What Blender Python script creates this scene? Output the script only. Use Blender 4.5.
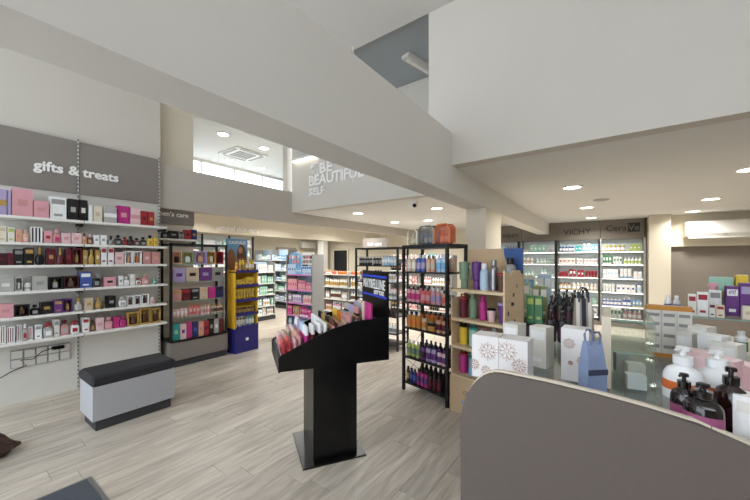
import bpy, math, random, re
from mathutils import Matrix, Vector
random.seed(7)
for o in list(bpy.data.objects): bpy.data.objects.remove(o)
SC = bpy.context.scene
COL = SC.collection
PI = math.pi
# ------------------------------------------------------------------ camera, world, exposure
FP, VX, HY, EYE = 325.0, 610.0, 260.0, 1.6          # focal length in px, vanishing point of the long walls, horizon, eye height
YAW = math.atan((VX - 375) / FP)
cd = bpy.data.cameras.new('camera'); cam = bpy.data.objects.new('camera', cd); COL.objects.link(cam)
cam.location = (0, 0, EYE); cam.rotation_euler = (PI/2, 0, YAW)
cd.sensor_width = 36; cd.lens = 36*FP/750; cd.shift_y = (HY-250)/750; cd.clip_start = .03
SC.camera = cam
w = bpy.data.worlds.new('world'); SC.world = w; w.use_nodes = True
bg = w.node_tree.nodes['Background']; bg.inputs[0].default_value = (.86, .92, 1, 1); bg.inputs[1].default_value = 3.7
SC.cycles.transparent_max_bounces = 32
SC.view_settings.view_transform = 'Standard'; SC.view_settings.look = 'None'
SC.view_settings.exposure = 0.25; SC.view_settings.gamma = 1.0; SC.view_settings.use_curve_mapping = False
LAMP_W = 20.0
sn, cs = math.sin(YAW), math.cos(YAW)
# measuring helpers: a sight line of the survey photograph cut with a plane of the room
def ray(x, y):
    l = (x-375)/FP
    return (-sn+l*cs, cs+l*sn, (HY-y)/FP)
def onX(x, y, X):
    r = ray(x, y); t = X/r[0]; return Vector((X, t*r[1], EYE+t*r[2]))
def onY(x, y, Y):
    r = ray(x, y); t = Y/r[1]; return Vector((t*r[0], Y, EYE+t*r[2]))
def onZ(x, y, Z):
    r = ray(x, y); t = (Z-EYE)/r[2]; return Vector((t*r[0], t*r[1], Z))
# ------------------------------------------------------------------ materials
def lin(c):
    return tuple(((v/255)/12.92 if v/255 <= .04045 else ((v/255+.055)/1.055)**2.4) for v in c)
MATS = {}
def pmat(name, rgb, rough=.5, metal=0, noise=.06, scale=8, bump=0, emit=0, coat=0, spec=.5, stretch=None):
    if name in MATS: return MATS[name]
    m = bpy.data.materials.new(name); m.use_nodes = True; nt = m.node_tree; b = nt.nodes['Principled BSDF']
    c = lin(rgb); b.inputs['Base Color'].default_value = (*c, 1)
    b.inputs['Roughness'].default_value = rough; b.inputs['Metallic'].default_value = metal
    b.inputs['Specular IOR Level'].default_value = spec
    if coat: b.inputs['Coat Weight'].default_value = coat
    if noise:
        tc = nt.nodes.new('ShaderNodeTexCoord'); n = nt.nodes.new('ShaderNodeTexNoise'); n.inputs['Scale'].default_value = scale
        src = tc.outputs['Object']
        if stretch:
            mp = nt.nodes.new('ShaderNodeMapping'); mp.inputs['Scale'].default_value = stretch
            nt.links.new(src, mp.inputs[0]); src = mp.outputs[0]
        nt.links.new(src, n.inputs['Vector'])
        r = nt.nodes.new('ShaderNodeMix'); r.data_type = 'RGBA'
        r.inputs[6].default_value = (*[v*(1-noise) for v in c], 1); r.inputs[7].default_value = (*[min(1, v*(1+noise)) for v in c], 1)
        nt.links.new(n.outputs[0], r.inputs[0]); nt.links.new(r.outputs[2], b.inputs['Base Color'])
        if bump:
            bp = nt.nodes.new('ShaderNodeBump'); bp.inputs['Strength'].default_value = bump; bp.inputs['Distance'].default_value = .002
            nt.links.new(n.outputs[0], bp.inputs['Height']); nt.links.new(bp.outputs[0], b.inputs['Normal'])
    if emit:
        b.inputs['Emission Color'].default_value = (1, .95, .86, 1); b.inputs['Emission Strength'].default_value = emit
    MATS[name] = m; return m
def glass(name, tint, refl=.12, solid=0.0, rough=.02):
    if name in MATS: return MATS[name]
    m = bpy.data.materials.new(name); m.use_nodes = True; nt = m.node_tree; nt.nodes.clear()
    out = nt.nodes.new('ShaderNodeOutputMaterial'); tr = nt.nodes.new('ShaderNodeBsdfTransparent'); tr.inputs[0].default_value = (*tint, 1)
    gl = nt.nodes.new('ShaderNodeBsdfGlossy'); gl.inputs['Roughness'].default_value = rough
    lw = nt.nodes.new('ShaderNodeLayerWeight'); lw.inputs[0].default_value = .5
    pw = nt.nodes.new('ShaderNodeMath'); pw.operation = 'POWER'; pw.inputs[1].default_value = 4; nt.links.new(lw.outputs['Facing'], pw.inputs[0])
    ma = nt.nodes.new('ShaderNodeMath'); ma.operation = 'MULTIPLY_ADD'; ma.inputs[1].default_value = .45; ma.inputs[2].default_value = refl*.35; nt.links.new(pw.outputs[0], ma.inputs[0])
    mx = nt.nodes.new('ShaderNodeMixShader'); nt.links.new(ma.outputs[0], mx.inputs[0])
    base = tr
    if solid:
        df = nt.nodes.new('ShaderNodeBsdfDiffuse'); df.inputs[0].default_value = (*tint, 1)
        m2 = nt.nodes.new('ShaderNodeMixShader'); m2.inputs[0].default_value = solid
        nt.links.new(tr.outputs[0], m2.inputs[1]); nt.links.new(df.outputs[0], m2.inputs[2]); base = m2
    nt.links.new(base.outputs[0], mx.inputs[1]); nt.links.new(gl.outputs[0], mx.inputs[2]); nt.links.new(mx.outputs[0], out.inputs[0])
    MATS[name] = m; return m
M_WALL = pmat('wall_paint', (203, 197, 187), .8, noise=.02, scale=3, bump=.05)
M_WALLC = pmat('cream_paint', (218, 209, 190), .8, noise=.02, scale=3)
M_BAND = pmat('greige_paint', (190, 183, 174), .8, noise=.02, scale=3)
M_BEAM = pmat('beam_paint', (224, 221, 214), .75, noise=.02, scale=2)
M_CEIL = pmat('ceiling_paint', (222, 221, 217), .85, noise=.015, scale=2)
M_TAUPE = pmat('taupe_laminate', (132, 124, 118), .55, noise=.04, scale=6)
M_TAUPE2 = pmat('dark_taupe_wall', (128, 119, 109), .7, noise=.03, scale=3)
M_FASC = pmat('counter_laminate', (100, 90, 84), .6, noise=.05, scale=60, bump=.08)
M_WHITE = pmat('white_laminate', (232, 230, 224), .45, noise=.02)
M_SHELFB = pmat('offwhite_board', (214, 211, 204), .6, noise=.03)
M_CREAM = pmat('cream_edge', (222, 210, 190), .5, noise=.03)
M_BLACK = pmat('black_acrylic', (13, 13, 14), .3, noise=.1, spec=.35)
M_BLKM = pmat('black_metal', (22, 23, 27), .45, noise=.1)
M_DARK = pmat('dark_plinth', (54, 54, 58), .6, noise=.06)
M_GREYB = pmat('bench_grey', (176, 176, 180), .6, noise=.04, scale=40)
M_CUSH = pmat('bench_cushion', (38, 38, 42), .85, noise=.2, scale=60, bump=.2)
M_METAL = pmat('brushed_metal', (160, 160, 160), .3, metal=.9, noise=.05)
M_GREYM = pmat('grey_metal', (150, 150, 148), .5, noise=.04)
M_WOOD = pmat('plywood', (214, 190, 154), .6, noise=.12, scale=6, stretch=(1, 1, 9))
M_CARD = pmat('cardboard', (196, 168, 134), .8, noise=.06, scale=12)
M_LET = pmat('white_letters', (244, 242, 238), .4, noise=0)
M_LETD = pmat('dark_letters', (34, 32, 32), .4, noise=0)
M_LED = pmat('lamp_diffuser', (255, 250, 240), .5, noise=0, emit=9)
M_LEDL = pmat('linear_diffuser', (255, 250, 240), .5, noise=0, emit=2.2)
M_LEDS = pmat('shelf_led', (250, 252, 255), .5, noise=0, emit=5)
M_GLASS = glass('clear_glass', (.955, .98, .97), .1)
M_GEDGE = pmat('glass_edge', (132, 160, 150), .15, noise=0)
M_PANE = glass('window_pane', (.97, .99, 1), .08)
M_CLEAR = glass('clear_plastic', (.9, .9, .9), .2, solid=.25, rough=.15)
M_BLUEB = pmat('pale_blue_board', (186, 212, 236), .4, noise=.03)
M_MAT = pmat('mat_pile', (72, 76, 84), .95, noise=.35, scale=180, bump=.6)
M_MATE = pmat('mat_rubber', (112, 110, 108), .8, noise=.1)
C = dict(white=(236, 236, 236), offwhite=(224, 220, 210), cream=(228, 216, 190), black=(22, 20, 22), grey=(150, 148, 146), silver=(176, 174, 168),
  pink=(222, 150, 160), palepink=(232, 190, 192), rose=(206, 138, 136), hotpink=(206, 40, 120), magenta=(196, 32, 130), red=(176, 34, 44), burgundy=(104, 20, 36),
  maroon=(62, 20, 30), peach=(226, 160, 126), orange=(230, 122, 36), amber=(216, 140, 44), gold=(190, 148, 70), yellow=(240, 196, 36), lime=(178, 200, 90),
  green=(60, 140, 80), sage=(120, 148, 116), mint=(150, 204, 180), teal=(40, 160, 156), skyblue=(110, 172, 220), blue=(56, 86, 176), navy=(34, 40, 110),
  lilac=(168, 150, 196), purple=(104, 44, 130), brown=(104, 64, 44), beige=(206, 184, 156), coral=(232, 92, 84), paleblue=(176, 206, 232), olive=(150, 160, 104))
CN = dict(offwhite='off-white', palepink='pale pink', hotpink='hot pink', skyblue='sky blue', paleblue='pale blue', maroon='dark maroon', mint='mint green', sage='sage green', amber='amber orange', lime='lime green', burgundy='burgundy red')
def cn(c): return CN.get(c, c)
def cm(c, rough=.38, metal=0):
    if c == 'steel': return M_METAL
    if c == 'clear': return M_CLEAR
    v = C[c]; g = sum(v)/3; v = tuple(.82*k+.18*g for k in v)
    return pmat('pack_'+c, v, rough, metal, noise=.08, scale=2.5)
# ------------------------------------------------------------------ mesh helpers
def mesh(name, vs, fs, slots=None, mats=(), smooth=False, angle=40):
    me = bpy.data.meshes.new(name); me.from_pydata([tuple(v) for v in vs], [], fs); 
    for m in mats: me.materials.append(m)
    if slots: me.polygons.foreach_set('material_index', slots)
    if smooth:
        me.polygons.foreach_set('use_smooth', [True]*len(me.polygons)); me.set_sharp_from_angle(angle=math.radians(angle))
    me.update(); return me
def link(name, me, parent=None, loc=(0, 0, 0), rotz=0, **tags):
    o = bpy.data.objects.new(name, me); COL.objects.link(o); o.location = loc; o.rotation_euler = (0, 0, rotz)
    if parent: o.parent = parent
    for k, v in tags.items():
        if v: o[k] = v
    return o
def thing(name, label, cat, loc=(0, 0, 0), rotz=0, group=None, kind=None):
    return link(name, None, None, loc, rotz, label=label, category=cat, group=group, kind=kind)
def boxgeo(lo, hi, bev=0):
    x0, y0, z0 = lo; x1, y1, z1 = hi
    if not bev:
        vs = [(x0,y0,z0),(x1,y0,z0),(x1,y1,z0),(x0,y1,z0),(x0,y0,z1),(x1,y0,z1),(x1,y1,z1),(x0,y1,z1)]
        return vs, [(3,2,1,0),(4,5,6,7),(0,1,5,4),(1,2,6,5),(2,3,7,6),(3,0,4,7)]
    b = bev; vs = []; 
    def ring(z, i):
        return [(x0+i+b,y0+i,z),(x1-i-b,y0+i,z),(x1-i,y0+i+b,z),(x1-i,y1-i-b,z),(x1-i-b,y1-i,z),(x0+i+b,y1-i,z),(x0+i,y1-i-b,z),(x0+i,y0+i+b,z)]
    for z, i in ((z0, b), (z0+b, 0), (z1-b, 0), (z1, b)): vs += ring(z, i)
    fs = [tuple(range(7, -1, -1)), tuple(range(24, 32))]
    for k in range(3):
        for j in range(8): a = k*8+j; c = k*8+(j+1) % 8; fs.append((a, c, c+8, a+8))
    return vs, fs
def bx(name, lo, hi, mat, parent=None, bev=0, **tags):
    lo = Vector((min(lo[0],hi[0]), min(lo[1],hi[1]), min(lo[2],hi[2]))) if True else lo
    return _bx(name, lo, hi, mat, parent, bev, **tags)
def _bx(name, lo, hi, mat, parent, bev, **tags):
    hi = Vector((max(lo[i], hi[i]) for i in range(3))); c = (lo+hi)/2; c.z = lo.z
    vs, fs = boxgeo(lo-c, hi-c, bev)
    return link(name, mesh(name, vs, fs, mats=(mat,)), parent, c, **tags)
def B(name, a, b, mat, parent=None, bev=0, **tags):
    lo = Vector([min(a[i], b[i]) for i in range(3)]); hi = Vector([max(a[i], b[i]) for i in range(3)])
    return _bx(name, lo, hi, mat, parent, bev, **tags)
def prism(name, pts, axis, t0, t1, mat, parent=None, mat2=None, **tags):
    """outline pts (a,b) extruded along axis: 'x' -> (t,a,b), 'y' -> (a,t,b), 'z' -> (a,b,t)"""
    f = {'x': lambda a, b, t: (t, a, b), 'y': lambda a, b, t: (a, t, b), 'z': lambda a, b, t: (a, b, t)}[axis]
    n = len(pts); vs = [f(a, b, t0) for a, b in pts]+[f(a, b, t1) for a, b in pts]
    fs = [tuple(range(n)), tuple(range(2*n-1, n-1, -1))]+[(i, i+n, (i+1) % n+n, (i+1) % n) for i in range(n)]
    c = sum((Vector(v) for v in vs), Vector())/len(vs); vs = [Vector(v)-c for v in vs]
    me = mesh(name, vs, fs, mats=(mat,)); 
    import bmesh
    bm = bmesh.new(); bm.from_mesh(me); bmesh.ops.recalc_face_normals(bm, faces=bm.faces); bm.to_mesh(me); bm.free()
    return link(name, me, parent, c, **tags)
def lathe(prof, seg=14, sx=1, sy=1, z=0):
    vs, fs, sl = [], [], []
    for r, h, s in prof:
        for k in range(seg): a = 2*PI*k/seg; vs.append((r*math.cos(a)*sx, r*math.sin(a)*sy, h))
    for i in range(1, len(prof)):
        for k in range(seg):
            a = (i-1)*seg+k; b = (i-1)*seg+(k+1) % seg; fs.append((a, b, b+seg, a+seg)); sl.append(prof[i][2])
    fs.append(tuple(range(seg-1, -1, -1))); sl.append(prof[0][2])
    n = (len(prof)-1)*seg; fs.append(tuple(range(n, n+seg))); sl.append(prof[-1][2])
    return vs, fs, sl
def join(*gs):
    vs, fs, sl = [], [], []
    for v, f, s in gs:
        o = len(vs); vs += list(v); fs += [tuple(i+o for i in q) for q in f]; sl += list(s)
    return vs, fs, sl
def bg_(lo, hi, s, bev=0):
    v, f = boxgeo(lo, hi, bev); return v, f, [s]*len(f)
def tube(name, pts, r, mat, parent=None, seg=6, **tags):
    vs, fs = [], []; pts = [Vector(p) for p in pts]; n = len(pts)
    for i, p in enumerate(pts):
        d = (pts[min(i+1, n-1)]-pts[max(i-1, 0)]).normalized(); up = Vector((0, 0, 1)) if abs(d.z) < .9 else Vector((1, 0, 0))
        a = d.cross(up).normalized(); b = d.cross(a)
        for k in range(seg): t = 2*PI*k/seg; vs.append(p+a*math.cos(t)*r+b*math.sin(t)*r)
    for i in range(n-1):
        for k in range(seg): q = i*seg+k; q2 = i*seg+(k+1) % seg; fs.append((q, q2, q2+seg, q+seg))
    fs += [tuple(range(seg-1, -1, -1)), tuple(range((n-1)*seg, n*seg))]
    return link(name, mesh(name, vs, fs, mats=(mat,), smooth=True), parent, **tags)
def disc(name, c, r, h, mat, parent=None, seg=24, **tags):
    v, f, s = lathe([(r, 0, 0), (r, h, 0)], seg); return link(name, mesh(name, v, f, mats=(mat,), smooth=True), parent, c, **tags)
def text(body, size, loc, xaxis, mat, name='lettering', parent=None, ext=.004, align='CENTER', offset=.0, track=1.0, up=(0, 0, 1), squeeze=1.0, **tags):
    cu = bpy.data.curves.new(name, 'FONT'); cu.body = body; cu.size = size; cu.extrude = ext; cu.align_x = align; cu.align_y = 'CENTER'
    cu.resolution_u = 2; cu.space_character = track; cu.offset = offset
    t = bpy.data.objects.new('tmp', cu); COL.objects.link(t); bpy.context.view_layer.update()
    me = bpy.data.meshes.new_from_object(t.evaluated_get(bpy.context.evaluated_depsgraph_get())); bpy.data.objects.remove(t); bpy.data.curves.remove(cu)
    me.materials.clear(); me.materials.append(mat)
    o = link(name, me, parent, **tags); X = Vector(xaxis).normalized(); Z = Vector(up); N = X.cross(Z)
    o.matrix_local = Matrix.Translation(loc) @ Matrix((X, Z, N)).transposed().to_4x4() @ Matrix.Diagonal((squeeze, 1, 1, 1))
    return o
# ------------------------------------------------------------------ the setting
FR = -2.6      # shop front line, behind the viewer
def S(name, a, b, mat, **k): return B(name, a, b, mat, kind='structure', **k)
# floor with separate planks
def plank_mat():
    m = bpy.data.materials.new('oak_plank'); m.use_nodes = True; nt = m.node_tree; b = nt.nodes['Principled BSDF']; N = nt.nodes.new; L = nt.links.new
    tc = N('ShaderNodeTexCoord'); oi = N('ShaderNodeObjectInfo'); geo = N('ShaderNodeNewGeometry')
    mp = N('ShaderNodeMapping'); mp.inputs['Scale'].default_value = (7, .8, 1); L(geo.outputs['Position'], mp.inputs[0])
    ad = N('ShaderNodeVectorMath'); ad.operation = 'ADD'; L(mp.outputs[0], ad.inputs[0]); L(oi.outputs['Random'], ad.inputs[1])
    sc = N('ShaderNodeVectorMath'); sc.operation = 'SCALE'; sc.inputs[3].default_value = 1.0; L(ad.outputs[0], sc.inputs[0])
    n1 = N('ShaderNodeTexNoise'); n1.inputs['Scale'].default_value = 2.2; n1.inputs['Detail'].default_value = 6; n1.inputs['Distortion'].default_value = 1.2; L(sc.outputs[0], n1.inputs['Vector'])
    cr = N('ShaderNodeValToRGB'); e = cr.color_ramp.elements
    e[0].position = .3; e[0].color = (*lin((170, 158, 144)), 1); e[1].position = .68; e[1].color = (*lin((208, 198, 184)), 1)
    L(n1.outputs[0], cr.inputs[0])
    hs = N('ShaderNodeHueSaturation'); mr = N('ShaderNodeMapRange'); mr.inputs[3].default_value = .9; mr.inputs[4].default_value = 1.08
    L(oi.outputs['Random'], mr.inputs[0]); L(mr.outputs[0], hs.inputs['Value']); L(cr.outputs[0], hs.inputs['Color']); L(hs.outputs[0], b.inputs['Base Color'])
    b.inputs['Roughness'].default_value = .42; b.inputs['Specular IOR Level'].default_value = .4
    bp = N('ShaderNodeBump'); bp.inputs['Strength'].default_value = .12; bp.inputs['Distance'].default_value = .003; L(n1.outputs[0], bp.inputs['Height']); L(bp.outputs[0], b.inputs['Normal'])
    return m
M_PLANK = plank_mat()
M_JOINT = pmat('floor_joint', (120, 108, 96), .8, noise=.05)
floor = S('floor', (-10.6, FR, -.1), (4.6, 10.6, -.008), M_JOINT)
PW, PL = .19, 1.22
pv, pf = boxgeo((-PW/2+.001, -PL/2+.001, 0), (PW/2-.001, PL/2-.001, .008))
pme = mesh('plank', pv, pf, mats=(M_PLANK,))
far_v, far_f = [], []; n_pl = 0
fx = floor.location
i = 0; X = -10.5
while X < 4.5:
    off = random.uniform(0, PL); y = FR-off
    while y < 10.5:
        cx, cy = X+PW/2, y+PL/2
        seen = -5.35 < cx < -.45 and cy > -.3 and cy < 5.6 and (-.588*cx+.809*cy) > 1.2
        if seen and n_pl < 300:
            o = link('plank', pme, floor, (cx-fx.x, cy-fx.y, -.008-fx.z)); n_pl += 1
        else:
            v, f = boxgeo((cx-PW/2+.001, max(FR, y)+.001, -.008), (cx+PW/2-.001, min(10.6, y+PL)-.001, 0)); k = len(far_v)
            far_v += v; far_f += [tuple(q+k for q in a) for a in f]
        y += PL
    X += PW
link('plank_field', mesh('plank_field', [Vector(v)-Vector(fx) for v in far_v], far_f, mats=(M_PLANK,)), floor, kind='stuff')
# walls
ZU = 4.4
S('wall_left', (-5.55, FR, 0), (-5.4, 2.04, ZU), M_WALL)
S('wall_left_return', (-5.7, 2.04, 0), (-5.55, 2.58, ZU), M_WALLC)
S('wall_left_far', (-10.7, 1.9, 0), (-10.55, 10.6, 2.75), M_WALLC)
S('wall_alcove_near', (-10.55, 1.9, 0), (-5.7, 2.04, ZU), M_WALL)
S('wall_back', (-10.55, 10.3, 0), (4.6, 10.45, 2.8), M_WALLC)
S('wall_right', (4.5, FR, 0), (4.65, 10.3, ZU), M_WALL)
S('wall_rear_service', (1.08, 9.9, 0), (4.5, 10.3, 2.6), M_TAUPE2)
S('trim_1', (1.08, 9.8, 1.9), (4.5, 9.9, 1.97), M_WALLC)
S('wall_service_upper', (1.08, 9.82, 1.97), (4.5, 9.9, 2.6), M_WALLC)
S('wall_back_pillar', (.71, 9.45, 0), (1.07, 9.89, 2.6), M_WALLC)
S('wall_sign', (-5.4, 4.5, 2.6), (-1.62, 4.65, ZU), M_WALL)
S('wall_band', (-5.58, 2.04, 2.38), (-5.4, 10.3, 2.6), M_BAND)
S('wall_band_upper', (-5.58, 2.04, 2.6), (-5.4, 4.5, 3.02), M_BAND)
S('wall_atrium_back', (-5.7, 4.5, 3.02), (-5.55, 4.65, ZU), M_WALL)
S('wall_atrium_right', (-1.62, 3.25, 2.6), (4.5, 3.4, ZU), M_WALL)
S('wall_atrium_return', (-1.62, 3.4, 2.61), (-1.5, 4.5, ZU), M_WALL)
S('wall_pillar', (-1.62, 4.4, 0), (-1.35, 5.15, 2.3), M_WALLC)
S('wall_beam', (-1.62, FR, 2.3), (-1.35, 3.25, 2.94), M_BEAM)
S('wall_beam_far', (-1.62, 3.25, 2.3), (-1.35, 10.3, 2.6), M_BEAM)
# ceilings
S('ceiling', (-1.35, 3.4, 2.6), (4.5, 10.3, 2.7), M_CEIL)
S('ceiling_sales', (-5.4, 4.65, 2.6), (-1.62, 10.3, 2.7), M_CEIL)
S('ceiling_alcove', (-10.55, 2.04, 2.75), (-5.58, 10.3, 2.9), M_CEIL)
S('ceiling_atrium', (-5.7, FR, 4.32), (4.65, 3.25, 4.5), M_CEIL)
S('ceiling_recess', (-5.7, 3.25, ZU), (-1.5, 4.65, 4.5), pmat('grey_ceiling_paint', (158, 166, 170), .85, noise=.02))  # grey stands in for the recess being unlit, shade put into the colour
S('ceiling_upper_left', (-8.75, 2.0, 4.24), (-5.7, 9.2, 4.4), M_CEIL)
S('wall_bulkhead_left', (-7.42, 2.04, 2.22), (-7.3, 10.3, 2.75), M_WALLC)
# upper left window wall
S('wall_window_low', (-8.75, 2.04, 2.9), (-8.6, 9.2, 3.3), M_WALL)
S('wall_window_end', (-8.75, 7.0, 3.3), (-8.6, 9.2, 4.24), M_WALL)
S('wall_window_start', (-8.75, 2.04, 3.3), (-8.6, 3.3, 4.24), M_WALL)
S('wall_upper_end', (-8.6, 9.1, 2.9), (-5.7, 9.25, 4.24), M_WALL)
S('wall_upper_right', (-5.7, 4.65, 2.9), (-5.55, 9.2, 4.24), M_WALL)
win = thing('window_1', 'long clerestory strip window high behind the opening', 'window', (-8.68, 3.3, 3.3), kind='structure')
for k in range(4):
    a = .0+k*.925
    B('pane', (-.006, a+.03, .04), (.006, a+.895, .86), M_PANE, win)
    B('mullion', (-.03, a-.02, 0), (.03, a+.02, .94), M_WHITE, win)
B('mullion', (-.03, 3.68, 0), (.03, 3.72, .94), M_WHITE, win)
B('frame_rail', (-.035, -.02, -.02), (.035, 3.72, .03), M_WHITE, win); B('frame_rail', (-.035, -.02, .87), (.035, 3.72, .94), M_WHITE, win)
# shop front behind the viewer: glazing bars only in stone-white frame, panes of clear glass
S('wall_front_unseen', (-.9, FR-.12, 0), (4.5, FR, 2.6), M_WALL)  # unseen, made solid to keep daylight off the counter side
front = thing('window_2', 'tall glazed shop front behind the viewer', 'window', (-5.4, FR-.1, 0), kind='structure')
FW = 4.45
for k in range(4): B('mullion', (k*FW/3-.03, 0, 0), (k*FW/3+.03, .08, 4.32), M_GREYM, front)
B('frame_rail', (0, 0, 0), (FW, .08, .12), M_GREYM, front); B('frame_rail', (0, 0, 2.45), (FW, .08, 2.53), M_GREYM, front)
for k in range(3):
    B('pane', (k*FW/3+.03, .035, .12), ((k+1)*FW/3-.03, .045, 2.45), M_PANE, front); B('pane', (k*FW/3+.03, .035, 2.53), ((k+1)*FW/3-.03, .045, 4.3), M_PANE, front)
# door in the far left wall and dark doorway opening
d1 = thing('door_1', 'cream flush door in the far left wall', 'door', (-10.55, 8.0, 0), kind='structure')
B('door_leaf', (0, .06, 0), (.03, .92, 2.05), M_WALLC, d1); B('door_frame', (0, 0, 0), (.05, .06, 2.1), M_GREYM, d1); B('door_frame', (0, .92, 0), (.05, .98, 2.1), M_GREYM, d1); B('door_frame', (0, .06, 2.05), (.05, .92, 2.1), M_GREYM, d1)
d2 = thing('door_2', 'dark open doorway in the far back wall', 'door', (-9.6, 10.3, 0), kind='structure')
B('door_leaf', (0, -.02, 0), (.75, 0, 2.0), M_BLKM, d2); B('door_frame', (-.06, -.05, 0), (0, 0, 2.06), M_WALLC, d2); B('door_frame', (.75, -.05, 0), (.81, 0, 2.06), M_WALLC, d2)  # black sheet painted in for the dark inside the open doorway
# ------------------------------------------------------------------ ceiling fittings
def downlight(x, y, z, label, power=LAMP_W, r=.105):
    t = thing('downlight', label, 'downlight', (x, y, z-.012), group='round recessed downlights')
    v, f, s = lathe([(r, .0, 0), (r+.022, 0.0, 0), (r+.022, .012, 0), (r, .012, 0)], 24)
    link('trim_ring', mesh('trim_ring', v, f[:-2], mats=(M_WHITE,)), t)
    disc('diffuser', (0, 0, .004), r, .006, M_LED, t)
    if power:
        l = bpy.data.lights.new('downlight_lamp', 'AREA'); l.shape = 'DISK'; l.size = r*2; l.energy = power; l.color = (1, .985, .94); l.spread = math.radians(150)
        o = bpy.data.objects.new('downlight_lamp', l); COL.objects.link(o); o.parent = t; o.location = (0, 0, -.006)
    return t
for x, y, n in ((-.42, 5.19, 'nearest of the three in line before the logo wall'), (-.36, 7.35, 'middle of the three in line before the logo wall'), (-.36, 9.2, 'last of the three in line, close to the logo wall'),
                (1.25, 5.3, 'at the right edge above the glass shelf'), (1.33, 7.5, 'in the middle of the right-hand line'), (1.37, 9.2, 'last in the right-hand line, above the air conditioner')):
    downlight(x, y, 2.6, 'bright round ceiling light '+n)
for x, y, n in ((-4.35, 5.4, 'left one just beyond the wall slogan'), (-2.7, 5.76, 'just left of the pillar above the black rack'), (-3.7, 7.4, 'right one of the second row beyond the slogan'), (-4.6, 7.25, 'left one of the second row beyond the slogan'), (-4.6, 9.0, 'farthest one beyond the slogan')):
    downlight(x, y, 2.6, 'bright round ceiling light '+n)
for x, y, n in ((-6.2, 3.3, 'over the yellow display'), (-6.2, 5.4, 'over the low gondola'), (-6.2, 7.6, 'over the orange bottles'), (-9, 4.2, 'near the far left shelving'), (-9, 6.2, 'before the pale blue shelving'), (-9, 8.8, 'before the cream door')):
    downlight(x, y, 2.75, 'round alcove ceiling light '+n, LAMP_W*1.6)  # lamps added to brighten the alcove
for px, py, n in ((223, 134, 'front left'), (264, 148, 'front right'), (229, 160, 'rear left'), (261, 168, 'rear right')):
    p = onZ(px, py, 4.24); downlight(p.x, p.y, 4.24, 'round ceiling light around the cassette unit, '+n, LAMP_W*.3)
# unlit round vent plate and smoke detector on the right-hand ceiling
v, f, s = lathe([(.1, 0, 0), (.12, .012, 0)], 24); link('ceiling_speaker', mesh('ceiling_speaker', v, f, mats=(M_GREYM,)), None, (-.12, 7.46-.9, 2.588), label='unlit round grille in the ceiling among the downlights', category='speaker')
# cassette air conditioner in the upper ceiling
p = onZ(243, 154, 4.24)
ac = thing('ceiling_cassette', 'white square cassette air conditioner in the upper ceiling', 'air conditioner', (p.x, p.y, 4.24))
B('panel', (-.42, -.42, -.03), (.42, .42, 0), M_WHITE, ac)
for k in range(6): B('grille_slat', (-.24, -.22+k*.08, -.042), (.24, -.18+k*.08, -.03), M_GREYM, ac)
for a, b in (((-.3, -.39, -.036), (.3, -.32, -.03)), ((-.3, .32, -.036), (.3, .39, -.03)), ((-.39, -.3, -.036), (-.32, .3, -.03)), ((.32, -.3, -.036), (.39, .3, -.03))): B('vent_flap', a, b, M_GREYM, ac)
# wall split unit at the right
ac = thing('wall_air_conditioner', 'long white split air conditioner under the ceiling at right', 'air conditioner', (1.32, 9.82, 2.06))
prism('body', [(0, .04), (-.2, .04), (-.24, .1), (-.24, .36), (0, .38)], 'x', 0, 1.25, M_WHITE, ac)
B('air_flap', (.05, -.225, .0), (1.1, -.05, .035), M_SHELFB, ac); B('display_dot', (.55, -.246, .08), (.62, -.24, .095), M_GREYM, ac)
ac = thing('wall_air_conditioner', 'small white air conditioner on the far left wall', 'air conditioner', (-10.55, 9.15, 2.1))
B('body', (0, 0, 0), (.22, .75, .28), M_WHITE, ac, bev=.02); B('air_flap', (.05, .04, -.02), (.2, .71, 0), M_GREYM, ac)
S('wall_far_pillar', (-9.9, 9.6, 0), (-9.6, 9.9, 2.75), M_WHITE)
# camera dome
p = onZ(414, 201, 2.6)
cc = thing('security_camera', 'white ceiling security camera left of the big beam', 'camera', (p.x, p.y, 2.6))
v, f, s = lathe([(.03, -.12, 0), (.055, -.10, 0), (.07, -.06, 0), (.07, -.035, 0), (.045, -.02, 0), (.06, 0, 0)], 16); link('housing', mesh('housing', v, f, mats=(M_WHITE,), smooth=True), cc)
v, f, s = lathe([(.001, -.03, 0), (.03, -.02, 0), (.036, .01, 0)], 14); o = link('lens', mesh('lens', v, f, mats=(M_BLACK,), smooth=True), cc, (.035, -.045, -.085)); o.rotation_euler = (-.9, .6, 0)
# batten lamp on recess ceiling, hanging wires, linear wall lamp
p = onZ(405, 54, 4.4); q = onZ(430, 69, 4.4)
bt = thing('batten_lamp', 'unlit grey batten lamp on the recessed upper ceiling', 'lamp', ((p.x+q.x)/2, (p.y+q.y)/2, 4.4), math.atan2(q.y-p.y, q.x-p.x))
Lb = (q-p).length/2
prism('tray', [(-.07, 0), (-.06, -.05), (.06, -.05), (.07, 0)], 'x', -Lb, Lb+.5, M_SHELFB, bt); B('tube_cover', (-Lb+.04, -.03, -.075), (Lb+.46, .03, -.05), M_WHITE, bt, bev=.01)
def wire(px, py, Y, z0, z1, lab):
    p = onY(px, py, Y); v, f, s = lathe([(.006, z0, 0), (.006, z1, 0)], 8); link('hanging_wire', mesh('hanging_wire', v, f, mats=(M_WHITE,)), None, (p.x, p.y, 0), label=lab, category='wire', group='hanging wires')
wire(353, 20, 3.2, 2.6, 4.32, 'thin white wire hanging above the big beam')
wire(211, 150, 4.2, 2.9, 4.24, 'left thin wire hanging in front of the strip window')
wire(219, 150, 4.3, 2.9, 4.24, 'right thin wire hanging in front of the strip window')
a = onY(293, 163, 4.45); b = onY(317, 158, 4.45)
ll = thing('linear_lamp', 'slim lit linear lamp on the wall above the slogan', 'lamp', (a.x, 4.5, a.z))
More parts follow.
